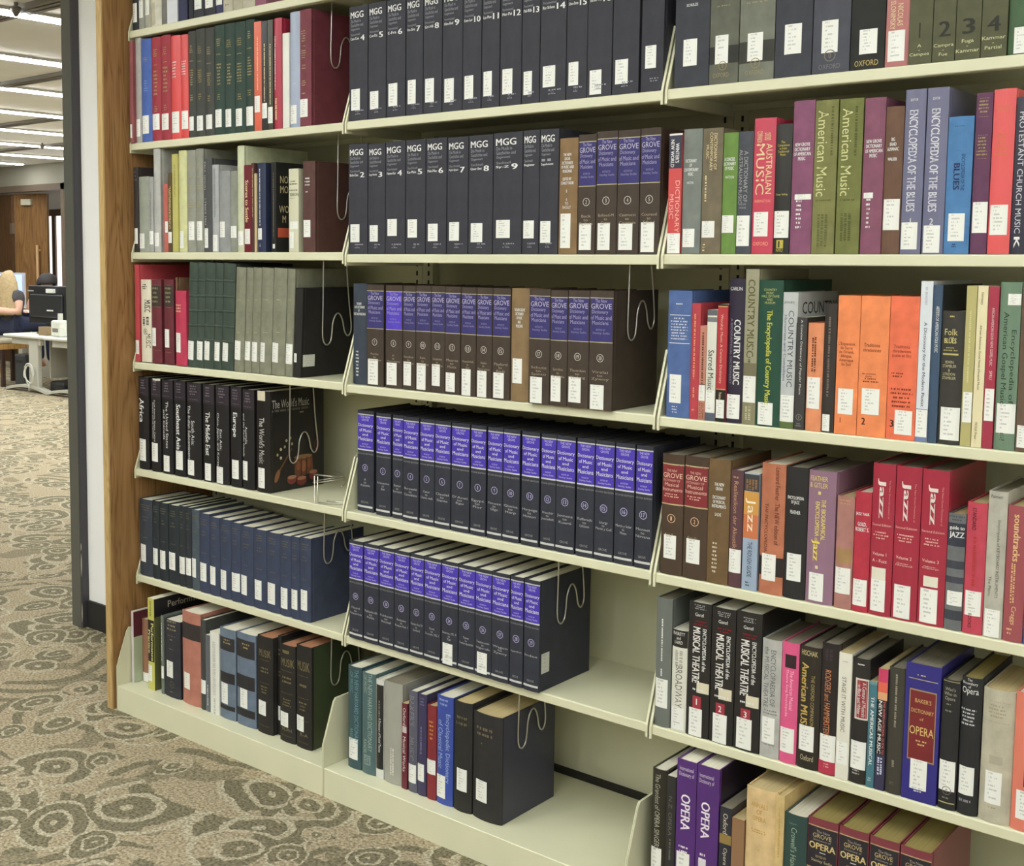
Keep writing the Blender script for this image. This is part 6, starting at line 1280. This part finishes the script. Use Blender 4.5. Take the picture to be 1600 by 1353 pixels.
# ------------------------------------------------------------------ hanging wire supports
m_wire = mat_plain('bright_wire', (206, 202, 190), 0.3, metal=0.8)
def wire_support(sec, k, book, px, pyb, label, flip=False, dx=0.005):
    e0, bw, bd, bh = book
    z = SHELF[(sec, k)]; ztop = SHELF[(sec, k - 1)] - 0.006
    X = e0.location.x + bw + dx
    q = onX(px, pyb, X)                      # lowest point of the front loop
    y0, zb = q.y, q.z
    P = [(y0 - .006, ztop), (y0 - .008, zb + .10), (y0 - .010, zb + .035), (y0 - .006, zb + .010), (y0 + .006, zb), (y0 + .020, zb + .008), (y0 + .026, zb + .03), (y0 + .030, zb + .06), (y0 + .042, zb + .082), (y0 + .056, zb + .084), (y0 + .068, zb + .066), (y0 + .076, zb + .036), (y0 + .088, zb + .022), (y0 + .100, zb + .030), (y0 + .103, zb + .055), (y0 + .094, zb + .12), (y0 + .082, ztop)]
    P = [(0.0, a, min(b, ztop)) for a, b in P]
    r = MB().tube([(X, v.y, v.z) for v in smooth_path(P, 5)], 0.002, 6).build('wire_support', m_wire, None, True)
    tag(r, label, 'bookend', 'wire book supports hanging from shelves'); return r
def bk(prefix):
    for l, b in BOOKS.items():
        if l.startswith(prefix): return b
wire_support(0, 1, bk('large maroon gilt'), 521, 106, 'bent wire support beside the large maroon gilt volume')
wire_support(0, 2, bk('chestnut brown'), 531, 343, 'bent wire support beside the chestnut brown volume')
wire_support(0, 3, bk('large black volume'), 508, 539, 'bent wire support against the large black volume', dx=0.018)
wire_support(0, 4, bk('black illustrated'), 456, 724, 'bent wire support against the illustrated drum cover')
wire_support(0, 5, bk('faded navy volume at'), 510, 881, 'bent wire support against the last faded navy volume')
wire_support(0, 6, bk('black gilt-banded volume at'), 521, 1071, 'bent wire support beside the green cover on the base shelf')
wire_support(1, 3, bk('dark brown volume with blue panel numbered twenty'), 984, 532, 'bent wire support against brown volume 20')
wire_support(1, 5, bk('navy volume with violet title panel numbered twenty-nine'), 874, 975, 'bent wire support against navy volume 29')
wire_support(1, 6, bk('thick black volume'), 813, 1170, 'bent wire support against the thick black volume')
# loose wire support lying on the fourth shelf
z4 = SHELF[(0, 4)]
lc = onZ(190 + 1275 / 4.3243, 570 + 835 / 4.3243, z4)
ls = empty('wire_support', (lc.x + 0.03, lc.y, z4 + 0.0008)); tag(ls, 'loose coiled wire support lying beside the drum cover', 'bookend', 'wire book supports')
coil = []
for q in range(60):
    a = q / 59 * 2 * math.pi * 2.3
    rr_ = 0.045 - 0.008 * (q / 59)
    coil.append((rr_ * 1.15 * math.cos(a), 0.045 + rr_ * math.sin(a), 0.010 + 0.034 * (q / 59) + 0.006 * math.sin(a * 1.3)))
MB().tube(coil, 0.0018, 6).build('coil', m_wire, ls, True)
fr_ = onZ(190 + 1262 / 4.3243, 570 + 930 / 4.3243, z4)
bxx, byy = fr_.x - lc.x, fr_.y - lc.y
MB().tube([(bxx - .006, byy, .075), (bxx - .006, byy, .006), (bxx, byy - .003, .003), (bxx + .006, byy, .006), (bxx + .006, byy, .075)], 0.0018, 6).build('prong', m_wire, ls, True)
MB().tube([(bxx + .006, byy, .004), (bxx + .07, byy + .035, .004), (bxx + .072, byy + .05, .006), (bxx + .01, byy + .03, .004)], 0.0018, 6).build('foot_loop', m_wire, ls, True)
